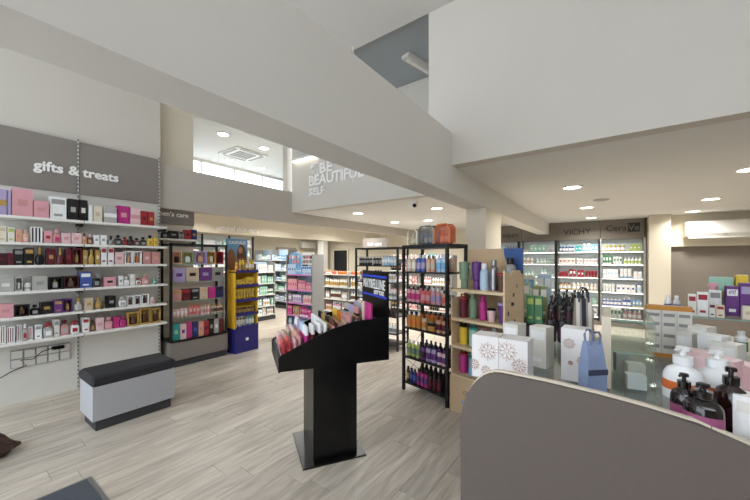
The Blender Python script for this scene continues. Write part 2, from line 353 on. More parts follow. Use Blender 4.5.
B('housing', (0, -.1, .02), (b.x-a.x, 0, .06), M_WHITE, ll); B('diffuser', (.01, -.09, 0), (b.x-a.x-.01, -.01, .02), M_LEDL, ll)
# slogan
sg = thing('wall_slogan', 'white raised slogan letters on the upper wall', 'lettering', (-5.0, 4.5, 2.6))
def slog(body, px0, px1, pyc0, hpx, sq=1.0, off=.0):
    a = onY(px0, pyc0, 4.49); b = onY(px1, pyc0, 4.49); wd = b.x-a.x
    t = text(body, .2, (0, 0, 0), (1, 0, 0), M_LET, 'lettering', sg, .012, 'LEFT', off)
    xs = [v.co.x for v in t.data.vertices]; ys = [v.co.y for v in t.data.vertices]
    d = (cs+(px0-375)/FP*sn); dep = 4.49/d; hh = hpx*dep/FP
    sx = wd/(max(xs)-min(xs)); sy = hh/(max(ys)-min(ys))
    for v in t.data.vertices: v.co.x = (v.co.x-min(xs))*sx; v.co.y = (v.co.y-(min(ys)+max(ys))/2)*sy
    t.matrix_local = Matrix.Translation((a.x+5.0, -.012, a.z-2.6)) @ Matrix(((1, 0, 0), (0, 0, -1), (0, 1, 0))).to_4x4()
slog('JUST', 311, 319, 167, 3.6, off=-.002); slog('YOUR', 311, 319, 173.5, 3.6, off=-.002); slog('BE', 320, 333, 168.5, 10.5, off=.006)
slog('BEAUTIFUL', 309.5, 364, 181.5, 10.5, off=.006); slog('SELF', 309.5, 325, 192.5, 7.5, off=.006)
# ------------------------------------------------------------------ products
U = {}
def unit(kind, parts):       # parts: list of (part name or None, geometry(vs,fs,slots), color keys)
    near = [(n, mesh(kind+'_'+(n or 'body'), g[0], g[1], g[2], [None]*len(k), kind not in ('box', 'window_box', 'card'), 35), k) for n, g, k in parts]
    keys = []
    for _, g, k in parts:
        for q in k:
            if q not in keys: keys.append(q)
    g = join(*[(g[0], g[1], [keys.index(k[s]) for s in g[2]]) for _, g, k in parts])
    far = [(None, mesh(kind+'_whole', g[0], g[1], g[2], [None]*len(keys), kind not in ('box', 'window_box', 'card'), 35), keys)]
    U[kind] = (near, far)
def frontpanel(x0, x1, z0, z1, y=-.505, s=1):
    return bg_((x0, y, z0), (x1, -.49, z1), s)
cube = bg_((-.5, -.5, 0), (.5, .5, 1), 0)
unit('box', [(None, join(cube, frontpanel(-.24, .24, .38, .62)), 'ab')])
unit('plain', [(None, cube, 'a')])
unit('stripe', [(None, join(cube, frontpanel(-.5, .5, .36, .6)), 'ab')])
unit('stripes', [(None, join(cube, *[frontpanel(-.42+k*.3, -.28+k*.3, .05, .95) for k in range(3)]), 'ab')])
unit('card', [(None, join(cube, frontpanel(-.4, .4, .68, .9), frontpanel(-.26, .26, .14, .24)), 'ab')])
unit('window_box', [(None, join(bg_((-.5, .35, 0), (.5, .5, 1), 0), bg_((-.5, -.5, 0), (-.4, .35, 1), 0), bg_((.4, -.5, 0), (.5, .35, 1), 0), bg_((-.4, -.5, 0), (.4, .35, .1), 0), bg_((-.4, -.5, .9), (.4, .35, 1), 0)), 'a'),
   ('inset_bottle', join(bg_((-.2, -.3, .12), (.2, .2, .6), 0, .06), lathe([(.09, .6, 1), (.09, .8, 1)], 8)), 'bc')])
def cyl(r, z0, z1, s, seg=14, sx=1, sy=1): return lathe([(r, z0, s), (r, z1, s)], seg, sx, sy)
unit('perfume', [(None, join(bg_((-.5, -.5, 0), (.5, .5, .66), 0, .1), bg_((-.3, -.515, .15), (.3, -.49, .45), 1), cyl(.16, .66, .74, 1, 10)), 'ab'), ('cap', bg_((-.26, -.3, .72), (.26, .3, 1), 0, .06), 'c')])
unit('round_perfume', [(None, lathe([(.3, 0, 0), (.46, .08, 0), (.5, .28, 0), (.46, .46, 0), (.28, .58, 0), (.14, .62, 1), (.14, .68, 1)], 14), 'ab'), ('cap', lathe([(.16, .68, 0), (.2, .74, 0), (.2, .92, 0), (.1, 1, 0)], 12), 'c')])
unit('bottle', [(None, lathe([(.46, 0, 0), (.5, .03, 0), (.5, .2, 0), (.505, .2, 1), (.505, .58, 1), (.5, .58, 0), (.5, .7, 0), (.4, .78, 0), (.24, .82, 0)], 14), 'ab'), ('cap', lathe([(.3, .8, 0), (.3, .97, 0), (.24, 1, 0)], 14), 'c')])
unit('oval_bottle', [(None, lathe([(.46, 0, 0), (.5, .04, 0), (.5, .18, 0), (.505, .18, 1), (.505, .55, 1), (.5, .55, 0), (.46, .72, 0), (.3, .8, 0)], 14, 1, .8), 'ab'), ('cap', lathe([(.2, .8, 0), (.2, .97, 0), (.16, 1, 0)], 12), 'c')])
unit('pump', [(None, lathe([(.46, 0, 0), (.5, .03, 0), (.5, .14, 0), (.505, .14, 1), (.505, .46, 1), (.5, .46, 0), (.5, .56, 0), (.4, .66, 0), (.2, .7, 0)], 16, 1, .85), 'ab'),
   ('pump_head', join(lathe([(.22, .69, 0), (.22, .79, 0), (.09, .8, 0), (.09, .9, 0), (.2, .91, 0), (.2, .97, 0)], 12), bg_((-.08, -.62, .91), (.08, 0, .965), 0)), 'c')])
unit('tube', [(None, join(lathe([(.36, .16, 0), (.46, .18, 0), (.5, .4, 0), (.5, .75, 0), (.5, .97, 0)], 12, 1, .75), bg_((-.5, -.09, .96), (.5, .09, 1), 0), bg_((-.3, -.385, .4), (.3, -.3, .75), 1)), 'ab'), ('cap', lathe([(.38, 0, 0), (.38, .17, 0)], 12, 1, .8), 'c')])
unit('jar', [(None, lathe([(.47, 0, 0), (.5, .06, 0), (.5, .2, 0), (.505, .2, 1), (.505, .5, 1), (.5, .5, 0), (.5, .6, 0)], 16), 'ab'), ('lid', lathe([(.52, .6, 0), (.52, .96, 0), (.47, 1, 0)], 16), 'c')])
unit('spray', [(None, lathe([(.48, 0, 0), (.5, .02, 0), (.5, .3, 0), (.505, .3, 1), (.505, .6, 1), (.5, .6, 0), (.5, .74, 0), (.4, .8, 0)], 14), 'ab'), ('cap', lathe([(.42, .79, 0), (.42, .94, 0), (.3, 1, 0)], 12), 'c')])
unit('lipstick', [(None, lathe([(.5, 0, 0), (.5, .5, 0)], 8), 'a'), ('cap', lathe([(.48, .5, 0), (.48, .97, 0), (.35, 1, 0)], 8), 'b')])
unit('compact', [(None, lathe([(.5, 0, 0), (.5, .6, 0), (.44, 1, 0), (.3, 1.02, 1)], 14), 'ab')])
unit('pouch', [(None, join(lathe([(.45, 0, 0), (.5, .1, 0), (.5, .5, 0), (.46, .9, 0)], 12, 1, .7), bg_((-.5, -.06, .88), (.5, .06, 1), 0), bg_((-.3, -.37, .3), (.3, -.28, .65), 1)), 'ab')])
hnd = []
for k in range(7): a = PI*(k/6-.5); hnd.append((.42+.28*math.cos(a), .55+.24*math.sin(a)))
def handle_geo():
    gs = []
    for (x0, z0), (x1, z1) in zip(hnd[:-1], hnd[1:]):
        v = [(x0, -.07, z0-.03), (x0+.06, -.07, z0+.03), (x0+.06, .07, z0+.03), (x0, .07, z0-.03), (x1, -.07, z1-.03), (x1+.06, -.07, z1+.03), (x1+.06, .07, z1+.03), (x1, .07, z1-.03)]
        gs.append((v, [(0, 1, 2, 3), (7, 6, 5, 4), (0, 4, 5, 1), (1, 5, 6, 2), (2, 6, 7, 3), (3, 7, 4, 0)], [0]*6))
    return join(*gs)
unit('handled_tumbler', [(None, lathe([(.3, 0, 0), (.32, .3, 0), (.44, .34, 0), (.48, .86, 0)], 18), 'a'), ('handle', handle_geo(), 'a'), ('lid', lathe([(.5, .86, 0), (.5, .93, 0), (.4, .96, 0), (.06, .965, 0), (.05, 1.0, 0)], 16), 'c')])
unit('tumbler', [(None, lathe([(.34, 0, 0), (.42, .5, 0), (.49, .86, 0)], 18), 'a'), ('lid', lathe([(.5, .86, 0), (.5, .94, 0), (.4, 1, 0)], 18), 'c')])
unit('flask', [(None, lathe([(.46, 0, 0), (.5, .03, 0), (.5, .68, 0), (.42, .76, 0), (.26, .8, 0)], 18), 'a'), ('cap', lathe([(.3, .8, 0), (.32, .82, 0), (.32, .97, 0), (.27, 1, 0)], 16), 'c')])
unit('sport_bottle', [(None, lathe([(.46, 0, 0), (.5, .03, 0), (.5, .72, 0), (.44, .76, 0)], 18), 'a'), ('lid', join(lathe([(.47, .76, 0), (.47, .84, 0), (.2, .87, 0)], 16), bg_((-.36, -.08, .84), (-.24, .08, 1), 0), bg_((.24, -.08, .84), (.36, .08, 1), 0), bg_((-.36, -.08, .95), (.36, .08, 1), 0)), 'c')])
NOUN = dict(box='box', plain='box', stripe='banded box', stripes='striped box', card='carton', window_box='window gift box', perfume='square perfume bottle', round_perfume='round perfume bottle', bottle='bottle', oval_bottle='oval bottle', pump='pump bottle', tube='tube', jar='jar', spray='spray can',
            lipstick='lip gloss', compact='compact', pouch='pouch', handled_tumbler='handled tumbler', tumbler='tumbler', flask='drinks flask', sport_bottle='sports bottle')
NAME = dict(box='product_box', plain='product_box', stripe='banded_box', stripes='striped_box', card='product_carton', window_box='window_gift_box', perfume='perfume_bottle', round_perfume='perfume_bottle', bottle='toiletry_bottle', oval_bottle='lotion_bottle', pump='pump_bottle', tube='cosmetic_tube', jar='cosmetic_jar',
            spray='spray_can', lipstick='lip_gloss', compact='makeup_compact', pouch='refill_pouch', handled_tumbler='handled_tumbler', tumbler='tumbler', flask='drinks_flask', sport_bottle='sports_bottle')
CAT = {k: ('box' if 'box' in v or 'carton' in v else 'bottle' if ('bottle' in v or 'flask' in v) else v.split()[-1]) for k, v in NOUN.items()}
ORD = ['', 'first', 'second', 'third', 'fourth', 'fifth', 'sixth', 'seventh', 'eighth', 'ninth', 'tenth', 'eleventh', 'twelfth', 'thirteenth', 'fourteenth', 'fifteenth', 'sixteenth', 'seventeenth', 'eighteenth', 'nineteenth', 'twentieth', 'twenty-first', 'twenty-second']
RUNS = []; NEARR = []; ALLP = []
def prod(kind, loc, rotz, size, cols, label, group=None, far=False):
    w, d, h = size
    parts = U[kind][1 if far else 0]; root = None
    cmap = dict(zip('abc', list(cols)+['white']*(3-len(cols))))
    for n, me, keys in parts:
        o = bpy.data.objects.new(NAME[kind] if root is None else n, me); COL.objects.link(o)
        for i, k in enumerate(keys):
            o.material_slots[i].link = 'OBJECT'; o.material_slots[i].material = cm(cmap[k])
        if root is None:
            root = o; o.location = loc; o.rotation_euler = (0, 0, rotz); o.scale = (w, d, h)
            o['label'] = label; o['category'] = CAT[kind]
            if group: o['group'] = group
        else: o.parent = root
    ALLP.append(root); return root
def desc(kind, cols):
    a = cn(cols[0]); s = f'{a} {NOUN[kind]}'
    if kind in ('pump', 'bottle', 'oval_bottle', 'tube', 'jar', 'spray', 'perfume', 'round_perfume', 'sport_bottle', 'flask', 'tumbler') and len(cols) > 2 and cols[2] != cols[0]: s += f' with {cn(cols[2])} ' + dict(pump='pump', jar='lid', sport_bottle='lid', tumbler='lid').get(kind, 'cap')
    return s
def run_rows(A, Bv, z, runs, where, far=True, depth=.07, gap=.006, jitter=.006, fill=True, back=0.0):
    """runs: (kind, count, w, h, cols); laid left to right from A to B (xy), front on the line, spread to fill"""
    A = Vector(A[:2]); Bv = Vector(Bv[:2]); L = (Bv-A).length; d = (Bv-A)/L; nrm = Vector((-d.y, d.x)); rz = math.atan2(d.y, d.x)
    need = sum(r[1]*(r[2]+gap) for r in runs); sp = max(0, (L-need)/max(1, len(runs))) if fill else 0
    t = sp/2; seen = {}
    keyc = {}
    for r in runs: keyc[desc(r[0], r[4])] = keyc.get(desc(r[0], r[4]), 0)+1
    for ri, (kind, n, w, h, cols) in enumerate(runs):
        if t+n*(w+gap) > L+.01: n = int((L-t)/(w+gap))
        if n < 1: continue
        ds = desc(kind, cols); seen[ds] = seen.get(ds, 0)+1
        rr_ = []; RUNS.append((where, ds, rr_)); NEARR.append(not far)
        dp = min(depth, w*.95) if kind not in ('box', 'card', 'plain', 'stripe', 'window_box', 'stripes') else depth
        for k in range(n):
            hh = h
            p = A+d*(t+w/2+k*(w+gap))+nrm*(dp/2+back+random.uniform(0, jitter))
            rr_.append(prod(kind, (p.x, p.y, z), rz+random.uniform(-.03, .03)*(n > 1), (w, dp, hh), cols, ds, None, far))
        t += n*(w+gap)+sp
def mix(L, pal, kinds, hs=(.12, .2), ws=(.045, .075), nmin=2, nmax=5):
    out = []; t = 0
    while t < L-.12:
        k = random.choice(kinds); c = random.choice(pal); w = random.uniform(*ws); h = random.uniform(*hs)
        if k in ('jar',): h *= .4; 
        if k == 'tube': w *= .8
        n = random.randint(nmin, nmax); n = min(n, int((L-t)/(w+.006)))
        if n < 1: break
        out.append((k, n, w, h, c)); t += n*(w+.006)+.02
    return out
# ------------------------------------------------------------------ gifts wall: two shelving bays
GX, GZ = -5.08, [2.07, 1.79, 1.545, 1.265, .993, .725]
GN = ['top', 'second', 'third', 'fourth', 'fifth', 'lowest']
M_SLOT = bpy.data.materials.new('slotted_upright'); M_SLOT.use_nodes = True
nt = M_SLOT.node_tree; b = nt.nodes['Principled BSDF']; g_ = nt.nodes.new('ShaderNodeNewGeometry'); sp_ = nt.nodes.new('ShaderNodeSeparateXYZ'); nt.links.new(g_.outputs['Position'], sp_.inputs[0])
ml = nt.nodes.new('ShaderNodeMath'); ml.operation = 'MULTIPLY'; ml.inputs[1].default_value = 20; nt.links.new(sp_.outputs['Z'], ml.inputs[0])
fr_ = nt.nodes.new('ShaderNodeMath'); fr_.operation = 'FRACT'; nt.links.new(ml.outputs[0], fr_.inputs[0]); gt = nt.nodes.new('ShaderNodeMath'); gt.operation = 'GREATER_THAN'; gt.inputs[1].default_value = .45; nt.links.new(fr_.outputs[0], gt.inputs[0])
mxx = nt.nodes.new('ShaderNodeMix'); mxx.data_type = 'RGBA'; mxx.inputs[6].default_value = (.6, .6, .57, 1); mxx.inputs[7].default_value = (.22, .22, .21, 1); nt.links.new(gt.outputs[0], mxx.inputs[0]); nt.links.new(mxx.outputs[2], b.inputs['Base Color'])
bays = []
for i, Y0 in enumerate((.21, 1.11)):
    t = thing('shelving_bay', ('white wall shelving bay with socket recess under the gifts lettering' if i == 0 else 'white wall shelving bay behind the bench under the treats lettering'), 'shelving', (-5.08, Y0, 0), PI/2, 'gift shelving bays')
    bays.append(t)
    B('back_panel', (.004, .29, .725), (.896, .315, 2.42), M_SHELFB, t)
    B('kick_panel', (.004, .275, .0), (.896, .315, .715), M_SHELFB, t)
    hp = B('header_panel', (.012, .27, 2.42), (.888, .3, 3.07), M_TAUPE, t)
    B('upright', (-.007, .262, 0), (.007, .29, 3.1), M_SLOT, t)
    if i: B('upright', (.89, .262, 0), (.904, .29, 3.1), M_SLOT, t)
    for z in GZ:
        s = B('shelf', (.006, 0, z-.028), (.894, .285, z), M_WHITE, t)
        for xb in (.01, .875): B('bracket', (xb-s.location.x, .0, -.035), (xb+.012-s.location.x, .13, 0.0), M_DARK, s)
for (body, cx, i, pz) in (('gifts &', .42, 0, 0), ('treats', .31, 1, 0)):
    pass
# header lettering follows the measured baseline
a = onX(32, 170, -5.35); b_ = onX(80, 178, -5.35); c_ = onX(84, 180, -5.35); e_ = onX(119, 185, -5.35)
text('gifts &', .155, ((a.y+b_.y)/2-.21, .262, 2.69), (1, 0, 0), M_LET, parent=bays[0], ext=.01, offset=.004)
text('treats', .155, ((c_.y+e_.y)/2-1.11-.01, .262, 2.69), (1, 0, 0), M_LET, parent=bays[1], ext=.01, offset=.004)
# socket recess
so = thing('socket_panel', 'grey socket panel with loose black cable under the lowest shelf', 'socket panel', (-5.345, 0, 0), PI/2)
p0 = onX(10, 357, -5.35); p1 = onX(70, 345, -5.35)
Yl, Yr = p0.y, p1.y; zt, zb = .60, .40
B('backplate', (Yl, -.008, zb), (Yr, .0, zt), M_GREYM, so)
for k in range(5):
    for r in range(2):
        ww = (Yr-Yl)/5; B('socket', (Yl+ww*k+.008, -.02, zb+.008+r*.097), (Yl+ww*(k+1)-.008, -.008, zb+.09+r*.097), M_SHELFB, so)
B('adapter', (Yr-.17, -.07, zt-.055), (Yr-.06, -.02, zt-.015), M_BLACK, so, bev=.008)
tube('cable', [(Yr-.17, -.05, zt-.035), (Yr-.25, -.06, zt-.05), (Yr-.32, -.05, zb+.08), (Yr-.42, -.05, zb+.09), (Yl+.12, -.05, zb+.02), (Yl+.0, -.05, zb-.02), (Yl-.1, -.05, zb-.08), (Yl-.2, -.05, zb-.1)], .005, M_BLACK, so)
# gift items: kind, px left, px right, px top, colours
G = [
 [('stripe',-4,7,189,['lilac','gold']),('plain',7.5,11,190,['lilac']),('box',12,33,189,['pink','rose']),('box',33.5,49,201,['pink','rose']),('card',50,67,197,['white','grey']),('box',68,78.5,199,['black','silver']),('box',79,88,200,['black','offwhite']),('plain',88.5,93,205,['white']),('box',93.5,103,206,['cream','beige']),('stripe',104,117,207,['silver','white']),('box',118,130,206,['magenta','pink']),('stripe',130.5,141,208,['palepink','pink']),('box',141.5,148,211,['red','burgundy']),('box',148.5,155,212,['red','gold'])],
 [('card',-3,7,226,['cream','beige']),('card',7.5,15,227,['offwhite','lime']),('box',15.5,22,230,['peach','rose']),('perfume',22.5,29,230,['peach','palepink','peach']),('stripes',31,43,227,['white','black']),('box',44,53,231,['pink','red']),('perfume',53.5,61,229,['rose','hotpink','pink']),('box',61.5,71,233,['palepink','rose']),('box',71.5,82,233,['palepink','pink']),('perfume',82.5,87,233,['peach','gold','brown']),('perfume',87.5,93,234,['brown','peach','palepink']),('box',94,100,235,['white','grey']),('box',100.5,107,235,['white','grey']),('round_perfume',108,115,236,['grey','black','black']),('perfume',115.5,122,235,['black','grey','black']),('perfume',122.5,128,237,['burgundy','red','red']),('perfume',128.5,134.5,236,['black','burgundy','black']),('perfume',135,140.5,238,['burgundy','grey','black']),('perfume',141,147,237,['black','grey','black']),('perfume',148,153.5,235,['yellow','gold','black']),('perfume',154,159,234,['yellow','gold','gold'])],
 [('box',-4,7,253,['maroon','burgundy']),('box',7.5,13.5,253,['burgundy','maroon']),('card',14,24,249,['black','grey']),('card',24.5,34.5,248,['black','gold']),('round_perfume',35.5,45,247,['black','gold','gold']),('box',47,56,249,['burgundy','gold']),('round_perfume',57,65,248,['burgundy','gold','gold']),('box',66,72,249,['burgundy','red']),('window_box',72.5,82,248,['burgundy','gold','gold']),('box',83,88,250,['gold','beige']),('round_perfume',88.5,95,249,['gold','yellow','gold']),('box',95.5,100,250,['gold','cream']),('card',101,107,247,['white','red']),('card',108,114,247,['white','red']),('box',115,124,252,['palepink','rose']),('window_box',125,133,251,['white','peach','peach']),('window_box',133.5,142,251,['white','orange','peach']),('box',143,151,252,['rose','palepink']),('box',151.5,160,252,['rose','peach'])],
 [('box',-3,14.5,278,['silver','offwhite']),('window_box',15,23,277,['silver','white','white']),('jar',23.5,32,283,['white','silver','white']),('box',32.5,48,276,['silver','grey']),('window_box',48.5,63,277,['black','silver','gold']),('window_box',63.5,79.5,276,['maroon','brown','gold']),('card',80,92,272,['blue','white']),('perfume',93.5,101,274,['black','grey','grey']),('box',104,116,277,['pink','black']),('box',119,124,276,['white','grey']),('perfume',124.5,130,277,['white','offwhite','white']),('card',130.5,135.5,274,['offwhite','white']),('perfume',136,142,278,['white','red','red']),('perfume',142.5,149,275,['rose','palepink','rose']),('jar',153.5,157,279,['teal','mint','teal'])],
 [('box',-3,14,304,['pink','rose']),('window_box',14.5,30,305,['black','brown','gold']),('perfume',31,40,305,['black','grey','black']),('box',40.5,53.5,302,['black','gold']),('card',54,63,300,['purple','gold']),('window_box',63.5,73,299,['purple','gold','gold']),('round_perfume',74.5,84,298,['silver','white','gold']),('box',84.5,93.5,298,['beige','gold']),('round_perfume',95,104,297,['gold','cream','gold']),('box',107,116,296,['black','grey']),('perfume',119,127,297,['white','silver','offwhite']),('window_box',128,134.5,296,['white','brown','white']),('window_box',135,142,295,['white','brown','white']),('window_box',142.5,149.5,294,['white','brown','brown']),('perfume',150.5,155,297,['palepink','pink','white'])],
 [('stripes',-2,6,326,['white','red']),('stripes',7,15,327,['white','burgundy']),('stripes',16,22,325,['white','burgundy']),('perfume',22.5,28,324,['silver','red','white']),('stripes',28.5,33.5,327,['white','red']),('card',35,42,325,['white','grey']),('perfume',43.5,53.5,323,['silver','white','red']),('card',54,60,320,['offwhite','grey']),('perfume',61,70,320,['rose','silver','burgundy']),('perfume',71,80,321,['white','red','red']),('card',83,90,318,['white','red']),('perfume',91,95.5,320,['brown','gold','brown']),('box',96,104.5,318,['palepink','pink']),('perfume',105,113,317,['rose','pink','pink']),('box',113.5,119.5,317,['hotpink','magenta']),('perfume',120,127,316,['magenta','hotpink','magenta']),('window_box',127.5,139.5,312,['gold','brown','gold']),('window_box',140,151,308,['gold','brown','gold']),('window_box',151.5,161,308,['gold','brown','cream'])]]
for si, items in enumerate(G):
    for k, (kind, x0, x1, yt, cols) in enumerate(items):
        XF = -5.13
        a = onX(x0, yt, XF); b_ = onX(x1, yt, XF); wd = b_.y-a.y-.004; hh = max(.05, (a.z+b_.z)/2-GZ[si])
        if si == 0: hh = min(hh, .3)
        dp = .1 if kind in ('box', 'card', 'plain', 'stripe', 'stripes', 'window_box') else min(.07, wd*.8)
        if b_.y > 1.998: continue
        prod(kind, (XF-dp/2-random.uniform(0, .02), (a.y+b_.y)/2, GZ[si]), PI/2, (wd, dp, hh), cols, f'{desc(kind, cols)}, {ORD[k+1]} from left, {GN[si]} shelf of gifts wall', 'gift sets and perfumes on the gifts wall')
# ------------------------------------------------------------------ bench
bn = thing('bench', 'low grey box bench with black padded seat before the gifts wall', 'bench', (-3.86, .9, 0), PI/2)
B('plinth', (.03, .03, 0), (.67, .38, .1), M_DARK, bn); B('body', (0, 0, .1), (.7, .41, .42), M_GREYB, bn, bev=.004); B('cushion', (-.01, -.01, .42), (.71, .42, .52), M_CUSH, bn, bev=.02)
# mat and bag at left edge
m0 = onZ(92, 478, 0)
mt = thing('door_mat', 'dark grey ribbed entrance mat at the bottom left', 'mat', (m0.x-.02, m0.y, 0))
B('pile', (.025, -1.2, .002), (.75, -.03, .012), M_MAT, mt); B('rubber_edge', (0, -1.2, .0), (.775, 0, .006), M_MATE, mt)
M_LEATH = pmat('brown_leather', (66, 38, 30), .45, noise=.35, scale=14, bump=.6)
import bmesh
bm = bmesh.new(); bmesh.ops.create_icosphere(bm, subdivisions=4, radius=1)
for v in bm.verts:
    x, y, z = v.co; tp = 1-.55*max(0, y)**1.3
    v.co = Vector((x*.16*tp, y*.24, z*.11*tp+.02*math.sin(y*5)*(z > 0)))
    v.co += v.co.normalized()*.014*math.sin(v.co.x*60+v.co.y*38)*math.cos(v.co.z*50+v.co.y*20)
    v.co.z = max(-.075, v.co.z)+.075
me = bpy.data.meshes.new('handbag'); bm.to_mesh(me); bm.free(); me.materials.append(M_LEATH); me.polygons.foreach_set('use_smooth', [True]*len(me.polygons))
link('handbag', me, None, (-4.06, .24, 0), -.25, label='slumped dark brown leather bag at the left edge of floor', category='bag')
# ------------------------------------------------------------------ beauty shelf with black frame next to gifts wall
UX = -5.2
un = thing('beauty_shelf', 'black framed glass shelf unit with taupe base drawer beside gifts wall', 'shelving', (UX, 2.1, 0), PI/2)
W = .88
B('plinth', (.02, .03, 0), (W-.02, .38, .1), M_DARK, un); B('drawer_body', (0, .02, .1), (W, .4, .38), M_TAUPE, un); B('drawer_front', (.01, .0, .11), (W-.01, .02, .37), M_TAUPE, un); B('base_top', (-.005, -.01, .38), (W+.005, .4, .4), M_BLACK, un)
for xx in (0, W-.03):
    B('upright', (xx, .33, .4), (xx+.03, .36, 1.85), M_BLKM, un); B('upright', (xx, .02, .4), (xx+.03, .05, 1.85), M_BLKM, un)
B('top_bar', (0, .02, 1.82), (W, .05, 1.85), M_BLKM, un); B('top_bar', (0, .33, 1.82), (W, .36, 1.85), M_BLKM, un)
B('back_panel', (.03, .36, .4), (W-.03, .375, 1.4), M_SHELFB, un)
UZ = [1.54, 1.27, .98, .73]
for z in UZ:
    s = B('glass_shelf', (.03, .03, z-.012), (W-.03, .36, z), M_GLASS, un); B('front_edge', (-W/2+.03, -.175, 0), (W/2-.03, -.167, .012), M_GEDGE, s)
ux = lambda a: (UX-.05, 2.1+a)
def urow(z, runs, where, **k): run_rows(ux(.045), ux(W-.045), z, runs, where+' of black framed shelf', far=False, **k)
urow(1.54, [('window_box',1,.13,.19,['peach','black','gold']),('window_box',1,.17,.19,['olive','white','gold']),('window_box',1,.2,.2,['lilac','peach','orange']),('window_box',1,.13,.2,['gold','cream','gold']),('window_box',1,.12,.2,['red','maroon','black'])], 'upper glass shelf')
urow(1.27, [('box',1,.18,.21,['lilac','purple']),('box',1,.19,.21,['beige','maroon']),('box',1,.19,.21,['purple','lilac']),('box',1,.19,.21,['grey','maroon'])], 'second glass shelf')
urow(.98, [('card',1,.12,.17,['rose','gold']),('card',1,.12,.18,['burgundy','red']),('card',1,.12,.18,['black','grey']),('card',1,.12,.18,['beige','peach']),('card',1,.12,.18,['magenta','hotpink']),('card',1,.12,.18,['navy','black'])], 'third glass shelf')
urow(.73, [('tube',4,.05,.13,['palepink','white','peach']),('tube',3,.05,.16,['coral','palepink','pink']),('bottle',3,.045,.15,['palepink','rose','gold']),('bottle',4,.045,.14,['beige','brown','gold'])], 'lowest glass shelf')
urow(.40, [('box',1,.1,.24,['teal','mint']),('box',1,.085,.23,['palepink','purple']),('box',1,.075,.24,['hotpink','magenta']),('box',1,.09,.23,['navy','blue']),('box',1,.075,.22,['peach','rose']),('box',1,.075,.22,['red','burgundy']),('box',1,.075,.24,['black','grey']),('box',1,.075,.23,['silver','white']),('box',1,.075,.22,['burgundy','maroon'])], 'base top')
# small high shelf with dark perfume boxes and its header panel
hs = thing('high_shelf', 'short white shelf under the dark care header beside gifts wall', 'shelf', (-5.45, 2.06, 0), PI/2)
B('shelf_board', (0, 0, 1.90), (.56, .1, 1.93), M_WHITE, hs); B('bracket', (.02, .02, 1.84), (.04, .1, 1.9), M_BLKM, hs); B('bracket', (.5, .02, 1.84), (.52, .1, 1.9), M_BLKM, hs)
run_rows((-5.455, 2.08), (-5.455, 2.6), 1.93, [('perfume',1,.09,.14,['black','grey','black']),('box',1,.13,.12,['black','grey']),('card',1,.07,.12,['grey','black']),('box',1,.1,.15,['red','black']),('box',1,.08,.16,['navy','orange'])], 'high shelf beside the gifts wall', far=False, depth=.07)
hd = thing('header_sign', 'dark taupe care header with white letters beside gifts wall', 'sign', (-5.54, 2.06, 2.16), PI/2)
B('board', (0, -.02, 0), (.52, 0, .36), M_TAUPE, hd); text("men's care", .105, (.2, -.022, .15), (1, 0, 0), M_LET, parent=hd, ext=.006, offset=.002)
bt = thing('bulkhead_lettering', 'white letters along the cream bulkhead behind the beauty shelf', 'lettering', (-7.3, 4, 2.3), PI/2)
pa = onX(206, 231, -7.29)
text('natural skin care', .17, (pa.y-4+.78, -.006, .04), (1, 0, 0), M_LET, parent=bt, ext=.006, offset=.003)
# ------------------------------------------------------------------ poster stand and yellow display
M_POST = bpy.data.materials.new('poster_print'); M_POST.use_nodes = True
nt = M_POST.node_tree; b = nt.nodes['Principled BSDF']; tc = nt.nodes.new('ShaderNodeTexCoord')
def blob(cx, cz, rx, rz):
    mp = nt.nodes.new('ShaderNodeMapping'); mp.inputs['Location'].default_value = (-cx/rx, 0, -cz/rz); mp.inputs['Scale'].default_value = (1/rx, 0, 1/rz); nt.links.new(tc.outputs['Object'], mp.inputs[0])
    ln = nt.nodes.new('ShaderNodeVectorMath'); ln.operation = 'LENGTH'; nt.links.new(mp.outputs[0], ln.inputs[0]); c = nt.nodes.new('ShaderNodeMath'); c.operation = 'LESS_THAN'; c.inputs[1].default_value = 1; nt.links.new(ln.outputs['Value'], c.inputs[0]); return c
cur = None; base = (*lin((110, 160, 200)), 1)
for (cx, cz, rx, rz, col) in ((0, .1, .4, .2, (150, 140, 124)), (-.12, .22, .09, .2, (140, 96, 66)), (.09, .3, .1, .2, (96, 62, 46)), (.09, .1, .13, .16, (150, 100, 76)), (.02, .05, .09, .08, (206, 90, 96)), (.07, .4, .045, .06, (186, 136, 108))):
    bb = blob(cx, cz, rx, rz); mx = nt.nodes.new('ShaderNodeMix'); mx.data_type = 'RGBA'; mx.inputs[7].default_value = (*lin(col), 1)
    if cur: nt.links.new(cur, mx.inputs[6])
    else: mx.inputs[6].default_value = base
    nt.links.new(bb.outputs[0], mx.inputs[0]); cur = mx.outputs[2]
nt.links.new(cur, b.inputs['Base Color']); b.inputs['Roughness'].default_value = .3
M_PHOTO = pmat('grey_photo_print', (168, 164, 168), .4, noise=.35, scale=6)
M_NAVY = pmat('navy_card', (36, 32, 116), .5, noise=.05); M_YEL = pmat('yellow_card', (232, 178, 40), .5, noise=.05)
ps = thing('poster_stand', 'white cardboard stand topped by a blue beach poster', 'display stand', (-5.43, 3.04, 0), PI/2+.08)
B('body', (.0, 0, 0), (.46, .28, 1.38), M_WHITE, ps); B('side_print', (-.004, .01, .2), (.0, .27, 1.3), M_PHOTO, ps); B('front_print', (.02, -.004, .3), (.44, 0, 1.3), M_PHOTO, ps)
pb = B('poster', (.04, 0, 1.38), (.47, .015, 1.98), M_POST, ps); text('CAUDALIE', .075, (0, -.012, .53), (1, 0, 0), M_LET, parent=pb, ext=.002, offset=.002)
ys = thing('yellow_display', 'yellow and navy cardboard floor display with five trays', 'display stand', (-5.16, 3.08, 0), PI/2)
